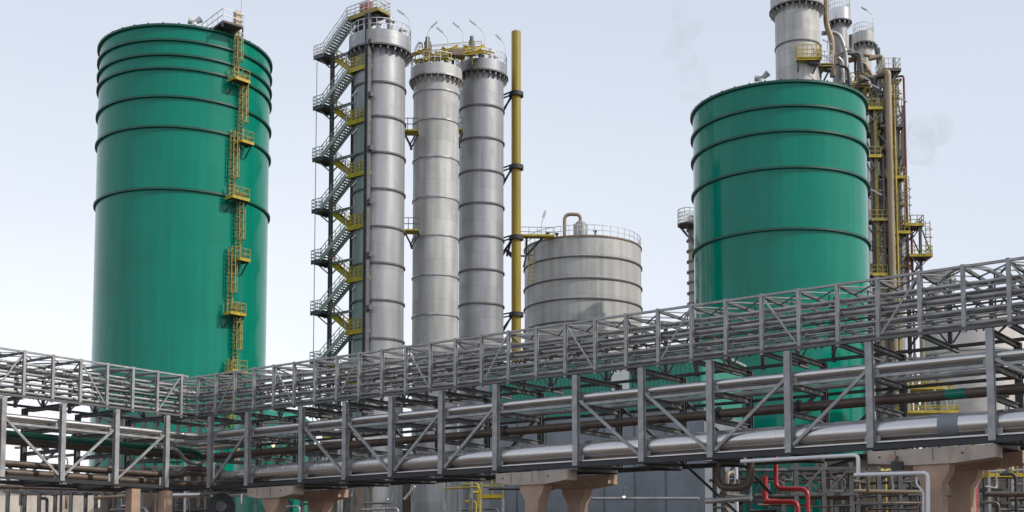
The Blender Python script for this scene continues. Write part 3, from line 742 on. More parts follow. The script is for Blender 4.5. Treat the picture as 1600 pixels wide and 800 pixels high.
# bridge contents
BG = 'pipes and cable trays inside the truss bridges'
for o, dz, r, m, lab in ((.5, .26, .085, 'pipedull', 'lowest front grey pipe in the truss bridges'), (.5, .74, .075, 'pipedull', 'second grey pipe from the bottom at the front of the truss bridges'),
                         (.55, 1.22, .085, 'pipedull', 'third grey pipe from the bottom at the front of the truss bridges'), (.5, 1.72, .065, 'pipedull', 'topmost thin pipe at the front of the truss bridges'),
                         (2.5, .56, .085, 'brown', 'lowest brown pipe at the rear of the truss bridges'), (2.4, 1.03, .075, 'pipedull', 'middle pipe at the rear of the truss bridges'),
                         (.9, .52, .045, 'galv', 'thin conduit low at the front of the truss bridges'), (.9, 1.02, .04, 'brown', 'thin brown conduit halfway up the truss bridges'), (1.0, 1.5, .045, 'galv', 'thin conduit high at the front of the truss bridges'),
                         (2.9, 1.9, .05, 'pipedull', 'topmost thin conduit at the rear of the truss bridges'), (.25, 1.0, .03, 'galv', 'thinnest rail at the very front of the truss bridges, halfway up'), (.25, 1.5, .03, 'galv', 'thinnest rail at the very front of the truss bridges, high up'), (.25, .5, .03, 'galv', 'thinnest rail at the very front of the truss bridges, low down'), (1.6, .3, .06, 'greendark', 'thin dark green pipe low in the middle of the truss bridges'),
                         (2.5, 1.54, .07, 'pipedull', 'upper pipe at the rear of the truss bridges')):
    pipe(corner_path(o, ZT + .1 + dz, exL[1], exR[1]), r, m, lab, BG, .8, joints=3.1)
for o, dz, lab in ((1.5, 1.44, 'dark cable tray inside the truss bridges'),):
    mb = MB(); z = ZT + .1 + dz
    P3 = corner_path(o, z, exL[1], exR[1])
    for a, b in zip(P3, P3[1:]):
        sd = (b - a).normalized().cross(Z) * .2
        mb.bar(a, b, .4, .015); mb.bar(a + sd + Z * .05, b + sd + Z * .05, .03, .12); mb.bar(a - sd + Z * .05, b - sd + Z * .05, .03, .12)
    tag(mb.build('cable_tray', 'galvdark', None, P3[1]), lab, 'cable tray', BG)
# the bowed pipe over the right end of the bridge
bow_r = .085
bow = [rp(1466, 442, .9), rp(1484, 424, .9), rp(1508, 415, .9), rp(1538, 418, .9), rp(1566, 431, .9), rp(1590, 452, .9), rp(1625, 490, .9)]
pipe(bow, bow_r, 'pipedull', 'grey pipe bowed in an arch over the right end of the truss bridge', BG, 1.0, n=14)

# ------------------------------------------------------------------ concrete piers
def pier(px, rear, label, m, half=1.75):
    o = OW - .1 if rear else .1
    s = s_right(px, 745, 0)
    t = thing('concrete_pier', label, 'pier', RR(s, o, 0), 'T shaped concrete piers under the long rack')
    zt = ZB - .16; h = .58; wd = .8
    q = lambda a, b, z: RR(s + a, o + b, z)
    prof = [(-half, zt), (half, zt), (half, zt - h * .75), (.8, zt - h), (-.8, zt - h), (-half, zt - h * .75)]
    hd = MB().prism([q(a, -wd / 2, z) for a, z in prof], U * wd).build('crosshead', m, t)
    for a in (-half * .55, half * .05): MB().hexa(q(a, -wd / 2 - .002, zt - h * .42), W * .012, U * .006, Z * h * .38).build('formwork_joint', 'shed', hd)
    for a in (-half * .8, half * .5): MB().tube([q(a, -wd / 2 - .012, zt - h * .4), q(a, -wd / 2 + .03, zt - h * .4)], .045, 12).build('tie_hole', 'shed', hd)
    zc = zt - h
    prof = [(-.66, zc - .003), (.66, zc - .003), (.62, zc - .28), (.36, zc - .7), (.36, 0), (-.36, 0), (-.36, zc - .7), (-.62, zc - .28)]
    MB().prism([q(a, -.32, z) for a, z in prof], U * .64).build('column', 'concrete2', t)
for px, half, lab in ((835, 1.95, 'the middle support'), (1458, 2.3, 'the support at the right'), (428, 1.75, 'the support near the corner')):
    pier(px, False, 'front concrete T pier of ' + lab + ' under the long rack', 'concrete', half)
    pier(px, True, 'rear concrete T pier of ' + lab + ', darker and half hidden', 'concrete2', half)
def post_pier(s, label):
    p = LL(s, 0.0, 0); t = MB().box(p + Z * (ZB - .2) / 2, .55, .55, ZB - .2, U, V).build('concrete_post', 'concrete2', None, p)
    tag(t, label, 'concrete post')
post_pier(postsL[0], 'square pinkish concrete post under the left rack by the corner')
post_pier(postsL[0] + 2.1, 'square concrete post under the left rack, left of the corner post')

# ------------------------------------------------------------------ buildings and tanks behind the racks
def clad_building():
    A = at(765, 640, 96); B = at(1100, 640, 88); A.z = B.z = 0
    d = (B - A).normalized(); n = Vector((-d.y, d.x, 0))
    t = thing('clad_building', 'long low building clad in green above and blue grey below', 'building', (A + B) / 2)
    zt, zm = at(900, 560, 92).z, at(900, 648, 92).z
    L = (B - A).length
    MB().prism([A, B, B + n * 9, A + n * 9], Z * (zm - .003)).build('wall', 'clad', t)
    # corrugated band
    pts = []; k = 0; x = 0
    while x < L: pts.append(A + d * x - n * (.1 + (.1 if k % 2 else 0))); x += .17; k += 1
    poly = pts + [B - n * .1, B + n * 9.1, A + n * 9.1]
    MB().prism([p + Z * zm for p in poly], Z * (zt - zm)).build('upper_cladding', 'greenpaint', t)
    r = MB().prism([A - n * .3 - d * .3, B - n * .3 + d * .3, B + n * 9.4 + d * .3, A + n * 9.4 - d * .3], Z * .18)
    for i in range(len(r.v)): r.v[i].z += zt + .003
    r.build('roof', 'pipedull', t)
    for x in [i * 1.75 for i in range(1, int(L / 1.75))]:
        pass
    s = MB()
    for x in [i * 2.4 for i in range(1, int(L / 2.4))]: s.bar(A + d * x - n * .02, A + d * x - n * .02 + Z * (zm - .1), .09, .05, d)
    for z in (3.2, 5.4): s.bar(A - n * .02 + Z * z, B - n * .02 + Z * z, .05, .09, n)
    s.build('wall_battens', 'galvdark', t)
    for x0, x1, z0, z1 in ((L * .60, L * .68, zm + .8, zt - .5),):
        MB().hexa(A + d * (x0 + x1) / 2 - n * .32 + Z * (z0 + z1) / 2, d * (x1 - x0) / 2, n * .08, Z * (z1 - z0) / 2).build('window', 'rail', t)
clad_building()
pipe([at(925, 779, 88.5), at(1092, 779, 84.6)], .11, 'pipedull', 'pale pipe along the foot of the blue grey building', 'pipes low down behind the racks', joints=1.5)
def flat_building(px0, px1, Y, ytop, depth, m, label, windows=(), name='factory_building', roof='galvdark'):
    A = at(px0, 760, Y); B = at(px1, 760, Y); zt = at(px0, ytop, Y).z
    c = Vector(((A.x + B.x) / 2, Y + depth / 2, 0))
    t = thing(name, label, 'building', c)
    MB().box(c + Z * zt / 2, B.x - A.x, depth, zt).build('wall', m, t)
    MB().box(c + Z * (zt + .15), B.x - A.x + .6, depth + .6, .29).build('roof', roof, t)
    for (a, b, y0, y1) in windows:
        p0 = at(a, y0, Y); p1 = at(b, y1, Y)
        wv = MB(); cc = (p0 + p1) / 2; cc.y = Y - .03
        wv.box(cc, abs(p1.x - p0.x), .12, abs(p0.z - p1.z)); f = wv.build('window', 'glass', t)
        fr = MB()
        for dx in (-1, 0, 1): fr.box(cc + Vector((dx * abs(p1.x - p0.x) / 2, -.05, 0)), .12, .14, abs(p0.z - p1.z) + .2)
        for dz in (-1, 1): fr.box(cc + Vector((0, -.045, dz * abs(p0.z - p1.z) / 2)), abs(p1.x - p0.x) - .13, .13, .12)
        fr.build('frame', 'galv', f)
    return t
flat_building(-160, 148, 112, 764, 14, 'wall', 'low pale cream building seen under the left rack', [])
flat_building(1338, 1720, 84, 716, 9, 'shed', 'dark building added as backdrop behind the pipework under the right end of the rack', [])  # added to darken the background behind the low pipework
flat_building(430, 806, 178, 706, 20, 'shed', 'large dark building added as backdrop far behind the feet of the steel towers', [])  # added so the gaps between the tower feet go dark instead of sky
flat_building(160, 545, 104, 742, 16, 'shed', 'dark brown shed below the rack corner', [(190, 215, 768, 790), (480, 500, 765, 785)])
def round_tank(px, yref, Y, hw, ytop, m, label, rings=(), cap='cone', group=None):
    c, R, zf = cyl_frame(px, yref, Y, hw); zt = zf(ytop)
    t = thing('storage_tank', label, 'storage tank', c, group)
    MB().lathe([(R, 0), (R, zt)], c, 80).build('shell', m, t)
    for y in rings: z = zf(y); ring_mb(c, R - .01, R + .14, z - .08, z + .08, 80).build('stiffener_ring', 'pipedull', t)
    if cap == 'cone': MB().lathe([(R + .08, zt + .003), (R + .08, zt + .1), (R * .12, zt + R * .22)], c, 64).build('roof', 'pipedull', t)
    elif cap == 'dome': MB().lathe([(R, zt + .003)] + [(R * math.cos(a), zt + .003 + R * .35 * math.sin(a)) for a in [R_(k * 15) for k in range(1, 6)]], c, 64).build('roof', m, t)
    return t, c, R, zt
paletank = shellmat('pale tank plating', (.56, .53, .50), .5, .2, 4.6, 5, 2.2, .05, .85, streak=.12, stain=(.42, .38, .34))
round_tank(1518, 520, 105, 80, 488, paletank, 'wide pale tank behind the right end of the racks', (545, 578, 612), 'cone')
vt, vc, vR, vz = round_tank(1464, 450, 118, 20, 447, paletank, 'slim pale vessel with a flat disc top behind the right end of the bridge', (462,), None)
MB().lathe([(vR * .95, vz + .003), (vR * .5, vz + .35), (vR * .42, vz + .4), (vR * .42, vz + 1.15), (vR * 1.1, vz + 1.35), (vR * 1.15, vz + 1.62), (vR * .5, vz + 1.72)], vc, 40).build('disc_cap', paletank, vt)
vn = MB()
vn.lathe([(.14, 0), (.14, .5), (.28, .5), (.1, .9)], vc + Vector((1.5, -.3, vz + .3)), 10)
vn.build('nozzle', 'galvdark', vt)
v2, vc2, vR2, vz2 = round_tank(1483, 450, 112, 9, 420, 'pipedull', 'narrow grey vessel right beside the flat disc topped vessel', (440,), 'dome')
round_tank(425, 700, 100, 60, 655, 'greenpaint', 'low green tank behind the rack corner, right below the ladder tank', (690,), 'dome')

# ------------------------------------------------------------------ process structure on the right, behind the broad tank
def process_structure():
    Y = 150; base = at(1392, 400, Y); base.z = 0
    t = thing('pipe_tower', 'slender steel tower crowded with yellow platforms to the right of the broad green tank', 'steel tower', base)
    X = lambda px, Yy=Y: at(px, 300, Yy).x
    Zy = lambda y, Yy=Y: at(0, y, Yy).z
    for px, Yy, y in ((1366, 149, 150), (1402, 149.5, 90), (1378, 154, 75), (1414, 154, 165), (1436, 151, 345)):
        MB().ibar(Vector((X(px, Yy), Yy, 0)), Vector((X(px, Yy), Yy, Zy(y, Yy))), .3, .3, Vector((1, 0, 0)), .05).build('column', 'galvdark', t)
    def plat(px0, px1, py, Y0, Y1, m='yellow', rail='ladder', h=1.1):
        a, b = X(px0, Y0), X(px1, Y0); z = Zy(py, Y0); cx = (a + b) / 2
        fl = MB().box(Vector((cx, (Y0 + Y1) / 2, z)), b - a, Y1 - Y0, .1); mb = MB()
        mb.bar(Vector((a, Y0 - .04, z - .05)), Vector((b, Y0 - .04, z - .05)), .08, .36); mb.bar(Vector((b + .04, Y0, z - .05)), Vector((b + .04, Y1, z - .05)), .08, .36)
        p = fl.build('platform', 'grating', t); mb.build('toe_plate', m, p)
        railing(MB(), [Vector((a, Y1, z)), Vector((a, Y0, z)), Vector((b, Y0, z)), Vector((b, Y1, z))], h, .7, .045).build('handrail', rail, p)
        s = MB()
        s.bar(Vector((cx, Y0 + .15, z - 1.45)), Vector((cx, Y1 - .15, z - 1.45)), .13)
        for yy in (Y0 + .2, Y1 - .2):
            s.bar(Vector((a + .2, yy, z - .1)), Vector((cx, yy, z - 1.5)), .13); s.bar(Vector((b - .2, yy, z - .1)), Vector((cx, yy, z - 1.5)), .13)
        s.build('strut', 'galvdark', p)
    for a in ((1384, 1412, 108, 148, 151, 'grating', 'rail', 1.4), (1352, 1382, 168, 148, 150.5, 'yellow'), (1378, 1413, 196, 149, 151.5, 'grating', 'galvdark'), (1358, 1378, 243, 148, 150, 'yellow'),
              (1388, 1416, 276, 149, 152, 'yellow'), (1360, 1386, 342, 148, 150.5, 'ladder'), (1396, 1420, 362, 149, 151.5, 'yellow'), (1412, 1442, 350, 149, 152, 'yellow'),
              (1418, 1454, 398, 149, 152, 'yellow'), (1360, 1384, 428, 148, 150.5, 'yellow')): plat(*a)
    for (p0, y0, p1, y1, Yy) in ((1366, 200, 1402, 240, 149.2), (1402, 200, 1366, 250, 149.3), (1366, 290, 1402, 330, 149.2), (1402, 380, 1366, 420, 149.2), (1402, 150, 1414, 190, 150), (1414, 230, 1402, 270, 150), (1436, 400, 1414, 350, 151), (1436, 350, 1452, 396, 150.5), (1420, 440, 1436, 400, 150.5)):
        MB().bar(Vector((X(p0, Yy), Yy, Zy(y0, Yy))), Vector((X(p1, Yy), Yy, Zy(y1, Yy))), .14).build('brace', 'galvdark', t)
    for a in ((1360, 1378, 205, 149.5, 152, 'ladder'), (1384, 1412, 232, 150.5, 153, 'ladder', 'galvdark'), (1362, 1396, 296, 150, 152.5, 'galvdark', 'galvdark'), (1392, 1414, 318, 150, 152, 'ladder', 'galvdark'), (1368, 1408, 384, 150.5, 153, 'galvdark', 'galvdark'), (1396, 1420, 415, 150, 152, 'ladder', 'ladder'), (1376, 1408, 150, 150.5, 153, 'galvdark', 'galvdark')): plat(*a)
    for y in (145, 195, 245, 300, 345, 400, 440):
        MB().bar(Vector((X(1366), 149.2, Zy(y))), Vector((X(1414), 150.3, Zy(y))), .16).build('cross_beam', 'galvdark', t)
    # spiral-backed stair ladder at the right
    for px, y0, y1 in ((1448, 345, 400), (1390, 200, 276), (1417, 276, 350), (1372, 345, 428), (1404, 110, 196)):
        a, zz0, zz1 = X(px, 148.6), Zy(y1, 148.6), Zy(y0, 148.6)
        lb = MB()
        for dx in (-.28, .28): lb.bar(Vector((a + dx, 148.6, zz0)), Vector((a + dx, 148.6, zz1)), .08)
        k = zz0
        while k < zz1: lb.bar(Vector((a - .28, 148.6, k)), Vector((a + .28, 148.6, k)), .06); k += .45
        for k in range(int((zz1 - zz0 - 2) / 1.0)):
            for (x0, d0), (x1, d1) in zip([(-.35, 0), (-.35, -.5), (0, -.75), (.35, -.5)], [(-.35, -.5), (0, -.75), (.35, -.5), (.35, 0)]):
                lb.bar(Vector((a + x0, 148.6 + d0, zz0 + 2.2 + k)), Vector((a + x1, 148.6 + d1, zz0 + 2.2 + k)), .07)
        lb.build('caged_ladder', 'ladder', t)
process_structure()
VG = 'vertical pipes on the slender steel tower'
for px, y0, Yy, wpx, m, lab in ((1387, 112, 148, 11, 'tan', 'widest tan vertical pipe on the slender steel tower'), (1367, 165, 148.6, 6, 'ladder', 'yellow brown vertical pipe nearest to the broad green tank'), (1373, 120, 151, 9, 'pipedull', 'grey vertical pipe behind the yellow brown one'),
                                (1396, 130, 149, 4, 'yellow', 'thin yellow vertical pipe next to the widest tan pipe'), (1405, 205, 150.5, 9, 'pipedull', 'grey vertical pipe at the right side of the slender steel tower'),
                                (1412, 118, 149.5, 3.5, 'purple', 'thin maroon vertical pipe, outermost of the tall ones'), (1424, 352, 150.5, 4, 'purple', 'short maroon vertical pipe below the right yellow platforms'), (1380, 250, 148.4, 4, 'brown', 'thin brown vertical pipe between the tan and the grey pipe'),
                                (1362, 140, 153, 10, 'galvdark', 'dark grey vertical pipe half hidden by the broad green tank'), (1379, 150, 153.5, 9, 'brown', 'thick brown vertical pipe deep inside the slender steel tower'), (1398, 160, 153, 8, 'galvdark', 'dark grey vertical pipe deep inside the slender steel tower'),
                                (1409, 280, 152.5, 7, 'brown', 'brown vertical pipe at the right side of the slender steel tower'), (1392, 200, 150, 3, 'dark', 'thin black cable riser on the slender steel tower'), (1400, 235, 149.6, 3.5, 'tan', 'thin tan vertical pipe on the slender steel tower')):
    p = at(px, y0, Yy); b = Vector((p.x, p.y, 0))
    pipe([b, p - Z * .8, p, p + Vector((-.9, .8, .1))], wpx / 2 * Yy / F, m, lab, VG, .8, joints=6)
# knot of ducts between the stacks
DG = 'bent ducts between the grey stacks'
for k, (pts, wpx, m, lab) in enumerate((
        ([(1290, -10), (1291, 40), (1300, 62), (1301, 120)], 9, 'tan', 'tan duct coming down between the thick stack and the slim silver stack'),
        ([(1284, 52), (1310, 50), (1322, 82), (1323, 130)], 7, 'pipedull', 'grey duct bending over from the thick stack to the right'),
        ([(1330, 55), (1330, 85), (1342, 88), (1344, 150)], 8, 'brown', 'brown duct down the gap beside the shortest stack'),
        ([(1318, 95), (1345, 90), (1364, 122), (1372, 168)], 8, 'tan', 'tan duct sloping from the slim silver stack down to the steel tower'),
        ([(1334, 132), (1352, 118), (1380, 122), (1384, 150)], 7, 'pipe', 'silver duct bending across below the shortest stack'),
        ([(1368, 70), (1373, 95), (1373, 140)], 7, 'galvdark', 'dark duct right of the shortest stack'))):
    pipe([at(x, y, 153 + .7 * k) for x, y in pts], wpx / 2 * 153 / F, m, lab, DG, 1.0, joints=1.6, name='duct', cat='duct')
def stack_platform(px0, px1, py, Y, label, m='yellow', rail='yellow'):
    a, b = at(px0, py, Y), at(px1, py, Y); t = thing('service_platform', label, 'platform', (a + b) / 2, 'service platforms on the grey stacks')
    mb = MB().bar(a + Vector((0, .9, 0)), b + Vector((0, .9, 0)), 1.9, .12, Vector((0, 1, 0))); mb.bar(a, b, .1, .4)
    mb.build('deck', m, t)
    railing(MB(), [a + Vector((0, 1.8, 0)), a, b, b + Vector((0, 1.8, 0))], 1.7, .6, .045, mids=2).build('handrail', rail, t)
    s = MB(); s.bar(a + Vector((.2, .3, -.1)), a + Vector((.3, 1.7, -2.6)), .16); s.bar(b + Vector((-.2, .3, -.1)), b + Vector((-1.2, 1.7, -2.2)), .16)
    s.bar((a + b) / 2 + Vector((0, .8, -.25)), b + Vector((-.1, .8, -.35)), .9, .4)
    s.build('strut', 'galvdark', t)
stack_platform(1246, 1284, 91, 148.4, 'yellow service platform on the thick grey stack just above the broad tank')
stack_platform(1282, 1302, 101, 150, 'dark service platform between the thick stack and the slim silver stack', 'ladder', 'rail')
stack_platform(1330, 1356, 134, 152, 'service platform low on the shortest slim stack', 'ladder', 'yellow')
stack_platform(1352, 1366, 158, 151, 'smallest service platform at the rim of the broad tank', 'yellow', 'yellow')
def column_platform():
    p = at(1076, 352, 136.6); t = thing('service_platform', 'tilted round cage platform on the narrow ringed column', 'platform', p, 'service platforms on the grey stacks')
    MB().lathe([(.05, -.1), (1.25, -.1), (1.25, .1), (.05, .1)], p, 20, close=True).build('deck', 'grating', t)
    r = MB(); railing(r, arc(p, 1.2, 0, 2 * math.pi, 12, p.z), 1.7, 10, .045, mids=3); r.build('handrail', 'rail', t)
    s = MB()
    for a in range(0, 360, 60): s.bar(p + Vector((1.1 * math.cos(R_(a)), 1.1 * math.sin(R_(a)), -.1)), p + Vector((.7, .2, -2.2)), .11)
    s.build('strut', 'galvdark', t)
column_platform()

# ------------------------------------------------------------------ steelwork and pipes low down, behind and under the racks
def steel_frame(px0, px1, ybeams, Y, npost, label, xb=True, m='galvdark', depth=3.0, ytop=None):
    a, b = at(px0, 780, Y), at(px1, 780, Y)
    t = thing('steel_frame', label, 'steel frame', Vector(((a.x + b.x) / 2, Y, 0)), 'low steel frames behind the racks')
    zs = [at(0, y, Y).z for y in ybeams]; zt = max(zs) + .3
    xs = [a.x + (b.x - a.x) * i / (npost - 1) for i in range(npost)]
    for yy in (Y, Y + depth):
        for x in xs: MB().ibar(Vector((x, yy, 0)), Vector((x, yy, zt)), .22, .22, Vector((1, 0, 0)), .04).build('post', m, t)
        for z in zs: MB().ibar(Vector((a.x - .3, yy - .005, z)), Vector((b.x + .3, yy - .005, z)), .16, .24, Z, .03).build('beam', m, t)
        if xb:
            for i, (x0, x1) in enumerate(zip(xs, xs[1:])):
                if npost > 3 and i % 2: continue
                MB().bar(Vector((x0 + .1, yy + .03, zs[0])), Vector((x1 - .1, yy + .03, zs[-1])), .1).build('diagonal', m, t)
                if npost == 3: MB().bar(Vector((x0 + .1, yy - .09, zs[-1])), Vector((x1 - .1, yy - .09, zs[0])), .1).build('diagonal', m, t)
    for x in xs:
        for z in zs: MB().bar(Vector((x, Y + .12, z)), Vector((x, Y + depth - .12, z)), .14).build('cross_beam', m, t)
    return t
steel_frame(1244, 1330, (732, 772), 62, 3, 'grey cross braced steel frame under the long rack, left of the right pier', m='galvdark')
steel_frame(1340, 1440, (738, 768, 786), 66, 4, 'steel frame directly behind the right pier', False)
steel_frame(1540, 1690, (742, 766, 786), 66, 5, 'steel frame right of the right pier', False)
steel_frame(12, 160, (752, 768), 86, 4, 'low steel frame under the left rack in front of the pale building', False)
steel_frame(505, 572, (660, 706, 752), 92, 3, 'steel frame left of the silver tower foot', True)
steel_frame(400, 545, (660, 705, 748), 86, 5, 'steel frame behind the thick pipe end at the corner', True)
steel_frame(150, 330, (650, 690, 730), 88, 6, 'steel frame behind the rack corner', True)
steel_frame(1130, 1215, (700, 745, 780), 72, 3, 'dark steel frame in front of the broad green tank foot', True, 'dark')
steel_frame(1400, 1470, (560, 610, 650), 96, 3, 'tall steel frame beside the wide pale tank', True)
LP = 'pipes low down behind the racks'
pipe([rp(1158, 721, -.9), rp(1341, 711, -.9), rp(1341, 744, -.9)], .075, 'white', 'white pipe with one bend, higher of the two by the right pier', LP, .18)
pipe([rp(1335, 742, -1.0), rp(1450, 739, -1.0), rp(1450, 860, -1.0)], .075, 'white', 'white pipe turning down in front of the right pier column', LP, .18)
pipe([rp(1432, 745, -.9), rp(1432, 757, -.9), rp(1443, 768, -.9), rp(1443, 860, -.9)], .04, 'white', 'thin white pipe beside the white pipe on the right pier', LP, .2)
pipe([rp(1212, 712, 4.2), rp(1212, 764, 4.2), rp(1262, 764, 4.2), rp(1262, 870, 4.2)], .1, 'red', 'red pipe stepping down below the long rack', LP, .35)
pipe([rp(1194, 784, 4.4), rp(1246, 784, 4.4), rp(1250, 870, 4.4)], .1, 'red', 'lower red pipe with a single bend', LP, .3)
pipe([rp(1195, 745, 5.0), rp(1195, 784, 5.0), rp(1215, 784, 5.0)], .12, 'red', 'short red pipe behind the lower red bend', LP, .3)
pipe([rp(1121, 690, 2.4), rp(1121, 762, 2.4), rp(1173, 762, 2.4), rp(1173, 690, 2.4)], .17, 'brown', 'brown pipe loop hanging under the long rack', LP, .55)
pipe([rp(1103, 783, 1.5), rp(1174, 778, 1.5)], .12, 'pipedull', 'short grey pipe stub below the hanging loop', LP)
pipe([rp(1060, 716, 3.0), rp(1150, 800, 3.0), rp(1200, 850, 3.0)], .06, 'dark', 'dark slanting brace pipe left of the hanging loop', LP)
pipe([rp(1150, 712, 3.2), rp(1205, 772, 3.2)], .07, 'dark', 'dark slanting brace pipe right of the hanging loop', LP)
pipe([at(1518, 715, 58), at(1518, 880, 58)], .28, 'red', 'thick red standpipe behind the right pier columns', LP)
pipe([at(1180, 775, 64), at(1340, 778, 62)], .12, 'brown', 'brown pipe behind the red pipes', LP, joints=2)
pipe([at(1335, 768, 63), at(1450, 770, 62)], .12, 'tan', 'tan pipe behind the right pier', LP, joints=2)
pipe([at(1540, 772, 61), at(1720, 774, 58)], .13, 'brown', 'brown pipe right of the right pier', LP, joints=2)
pipe([at(250, 775, 80), at(395, 772, 80)], .16, 'pipe', 'pale pipe under the rack corner', LP, joints=2)
pipe([at(0, 760, 83), at(190, 766, 83)], .14, 'brown', 'brown pipe on the low frame under the left rack', LP, joints=2)
pipe([at(500, 690, 84), at(640, 684, 84), at(640, 740, 84)], .14, 'pipedull', 'grey pipe in front of the silver tower foot', LP, .4, joints=2)
# upright pipes that crowd the right-hand background
k = 0
for px, y0, Y, r, m, where in ((1368, 735, 70, .14, 'yellow', 'left yellow upright pipe in the frame behind the right pier'), (1382, 735, 70.5, .12, 'yellow', 'right yellow upright pipe in the frame behind the right pier'),
                               (1300, 742, 66, .1, 'galv', 'grey upright pipe inside the cross braced frame'), (1556, 735, 70, .13, 'galvdark', 'dark upright pipe right of the right pier'),
                               (1580, 725, 71, .12, 'rail', 'pale upright pipe at the right edge'), (1405, 745, 69, .1, 'rail', 'pale upright pipe behind the right pier'),
                               (1136, 738, 70, .12, 'tan', 'tan upright pipe in the dark frame'), (1150, 715, 68, .1, 'rail', 'pale upright pipe in the dark frame'),
                               (1440, 500, 98, .2, 'tan', 'tan upright pipe left of the wide pale tank'), (1412, 470, 99, .25, 'rail', 'white upright pipe left of the wide pale tank')):
    p = at(px, y0, Y); pipe([Vector((p.x, p.y, 0)), p, p + Vector((.6, .6, 0))], r, m, where, LP, .4)
# yellow platforms low down
def low_platform(px0, px1, py, Y, label, h=1.1):
    a, b = at(px0, py, Y), at(px1, py, Y); t = thing('service_platform', label, 'platform', Vector(((a.x + b.x) / 2, Y, 0)), 'yellow platforms near the ground')
    d = Vector((0, 1.6, 0))
    MB().prism([a, b, b + d, a + d], Z * .2).build('deck', 'yellow', t)
    railing(MB(), [a + d + Z * .2, a + Z * .2, b + Z * .2, b + d + Z * .2], h, .7, .035).build('handrail', 'yellow', t)
    for q in (a, b, a + d, b + d):
        MB().bar(Vector((q.x, q.y + (.1 if q.y < Y + .5 else -.1), 0)), q, .14).build('leg', 'galv', t)
low_platform(694, 736, 748, 76, 'yellow platform between the tower feet, higher one', .3)
low_platform(752, 786, 778, 74, 'lower yellow platform left of the middle pier')
low_platform(505, 530, 686, 84, 'yellow platform behind the fourth bay of the long rack')
low_platform(1420, 1490, 608, 94, 'yellow platform in front of the wide pale tank', .35)
low_platform(1410, 1500, 645, 92, 'lower yellow platform in front of the wide pale tank', .35)
low_platform(1545, 1600, 745, 64, 'yellow platform right of the right pier')
# lamps
def bulkhead(px, py, Y, r, gm, label):
    p = at(px, py, Y); t = thing('bulkhead_lamp', label, 'lamp', p)
    MB().lathe([(r * 1.1, r * .3), (r * .6, r * 1.2), (.05, r * 1.3)], p, 16).build('lamp_cover', 'galvdark', t)
    MB().lathe([(.02, -r), (r * .6, -r * .75), (r * .95, 0), (r, r * .28)], p, 16).build('lamp_glass', gm, t)
    MB().tube([p + Z * r * 1.2, p + Z * (r * 1.2 + .5), p + Vector((.3, .6, r * 1.2 + .6))], .04, 8).build('lamp_arm', 'galvdark', t)
bulkhead(427, 696, 72, .09, glow_warm, 'lit warm lamp above the thick pipe end')
bulkhead(975, 776, 86, .085, glow_white, 'lit white lamp on the blue grey building front')
def floodlight():
    p = rp(1402, 726, -.5); t = thing('floodlight', 'black floodlight mounted on the right concrete crosshead', 'floodlight', p)
    MB().hexa(p - Z * .05, W * .2, U * .1, Z * .16).build('lamp_body', 'dark', t)
    MB().tube([p + Z * .14, p + Z * .3, rp(1402, 714, .1)], .03, 8).build('lamp_arm', 'dark', t)
    q = rp(1393, 716, -.52); MB().tube([q, q + U * .06], .13, 16).build('junction_disc', 'concrete2', t)
floodlight()
def drum_end():
    p = at(346, 792, 70); d = Vector((.2, -1, 0)).normalized()
    t = thing('cable_drum', 'black round drum under the rack corner', 'drum', Vector((p.x, p.y, 0)))
    MB().tube([p - d * .5, p + d * .5], .75, 28).build('drum_body', 'dark', t)
    MB().tube([p + d * .505, p + d * .6], .3, 20).build('hub', 'galvdark', t)
    MB().box(Vector((p.x, p.y, (p.z - .74) / 2)), .9, .6, p.z - .74).build('stand', 'galvdark', t)
drum_end()


# ------------------------------------------------------------------ small things in the tangles
def light_fitting(px, py, Y, ang, L, label, group):
    p = at(px, py, Y); d = Vector((math.cos(R_(ang)), -.35, math.sin(R_(ang)))).normalized()
    t = thing('light_fitting', label, 'light fitting', p, group)
    MB().bar(p - d * L / 2, p + d * L / 2, .2, .12).build('diffuser', 'rail', t)
    MB().tube(bend([p + Z * .04, p + Z * .5 + Vector((.1, .2, 0)), p + Vector((.2, .9, -.6))], .2), .035, 8).build('lamp_arm', 'galvdark', t)
FG = 'slanted white light fittings'
for i, (px, py, Y) in enumerate(((1293, 66, 149), (1292, 90, 148), (1327, 76, 152), (1324, 124, 151), (1366, 134, 148.5), (1409, 155, 149.5), (1352, 122, 150), (1369, 300, 148))):
    light_fitting(px, py, Y, -38, 1.5, 'slanted white light fitting among the grey stacks and the slender steel tower', FG + ' by the stacks')
for i, y in enumerate((62, 145, 204, 285, 368, 448, 530)):
    light_fitting(556, y, 128.5, 38, 1.1, 'slanted white light fitting beside a yellow landing of the staircase', FG + ' by the staircase')
for px, py, Y in ((716, 725, 80), (1484, 612, 93), (1470, 618, 93), (640, 770, 90), (598, 790, 90)):
    light_fitting(px, py, Y, -48 if px > 1000 else 48, 1.3, 'slanted white light fitting low down behind the long rack', FG + ' low down')
rng = random.Random(3)
TG1 = 'short pipes tangled on the slender steel tower'
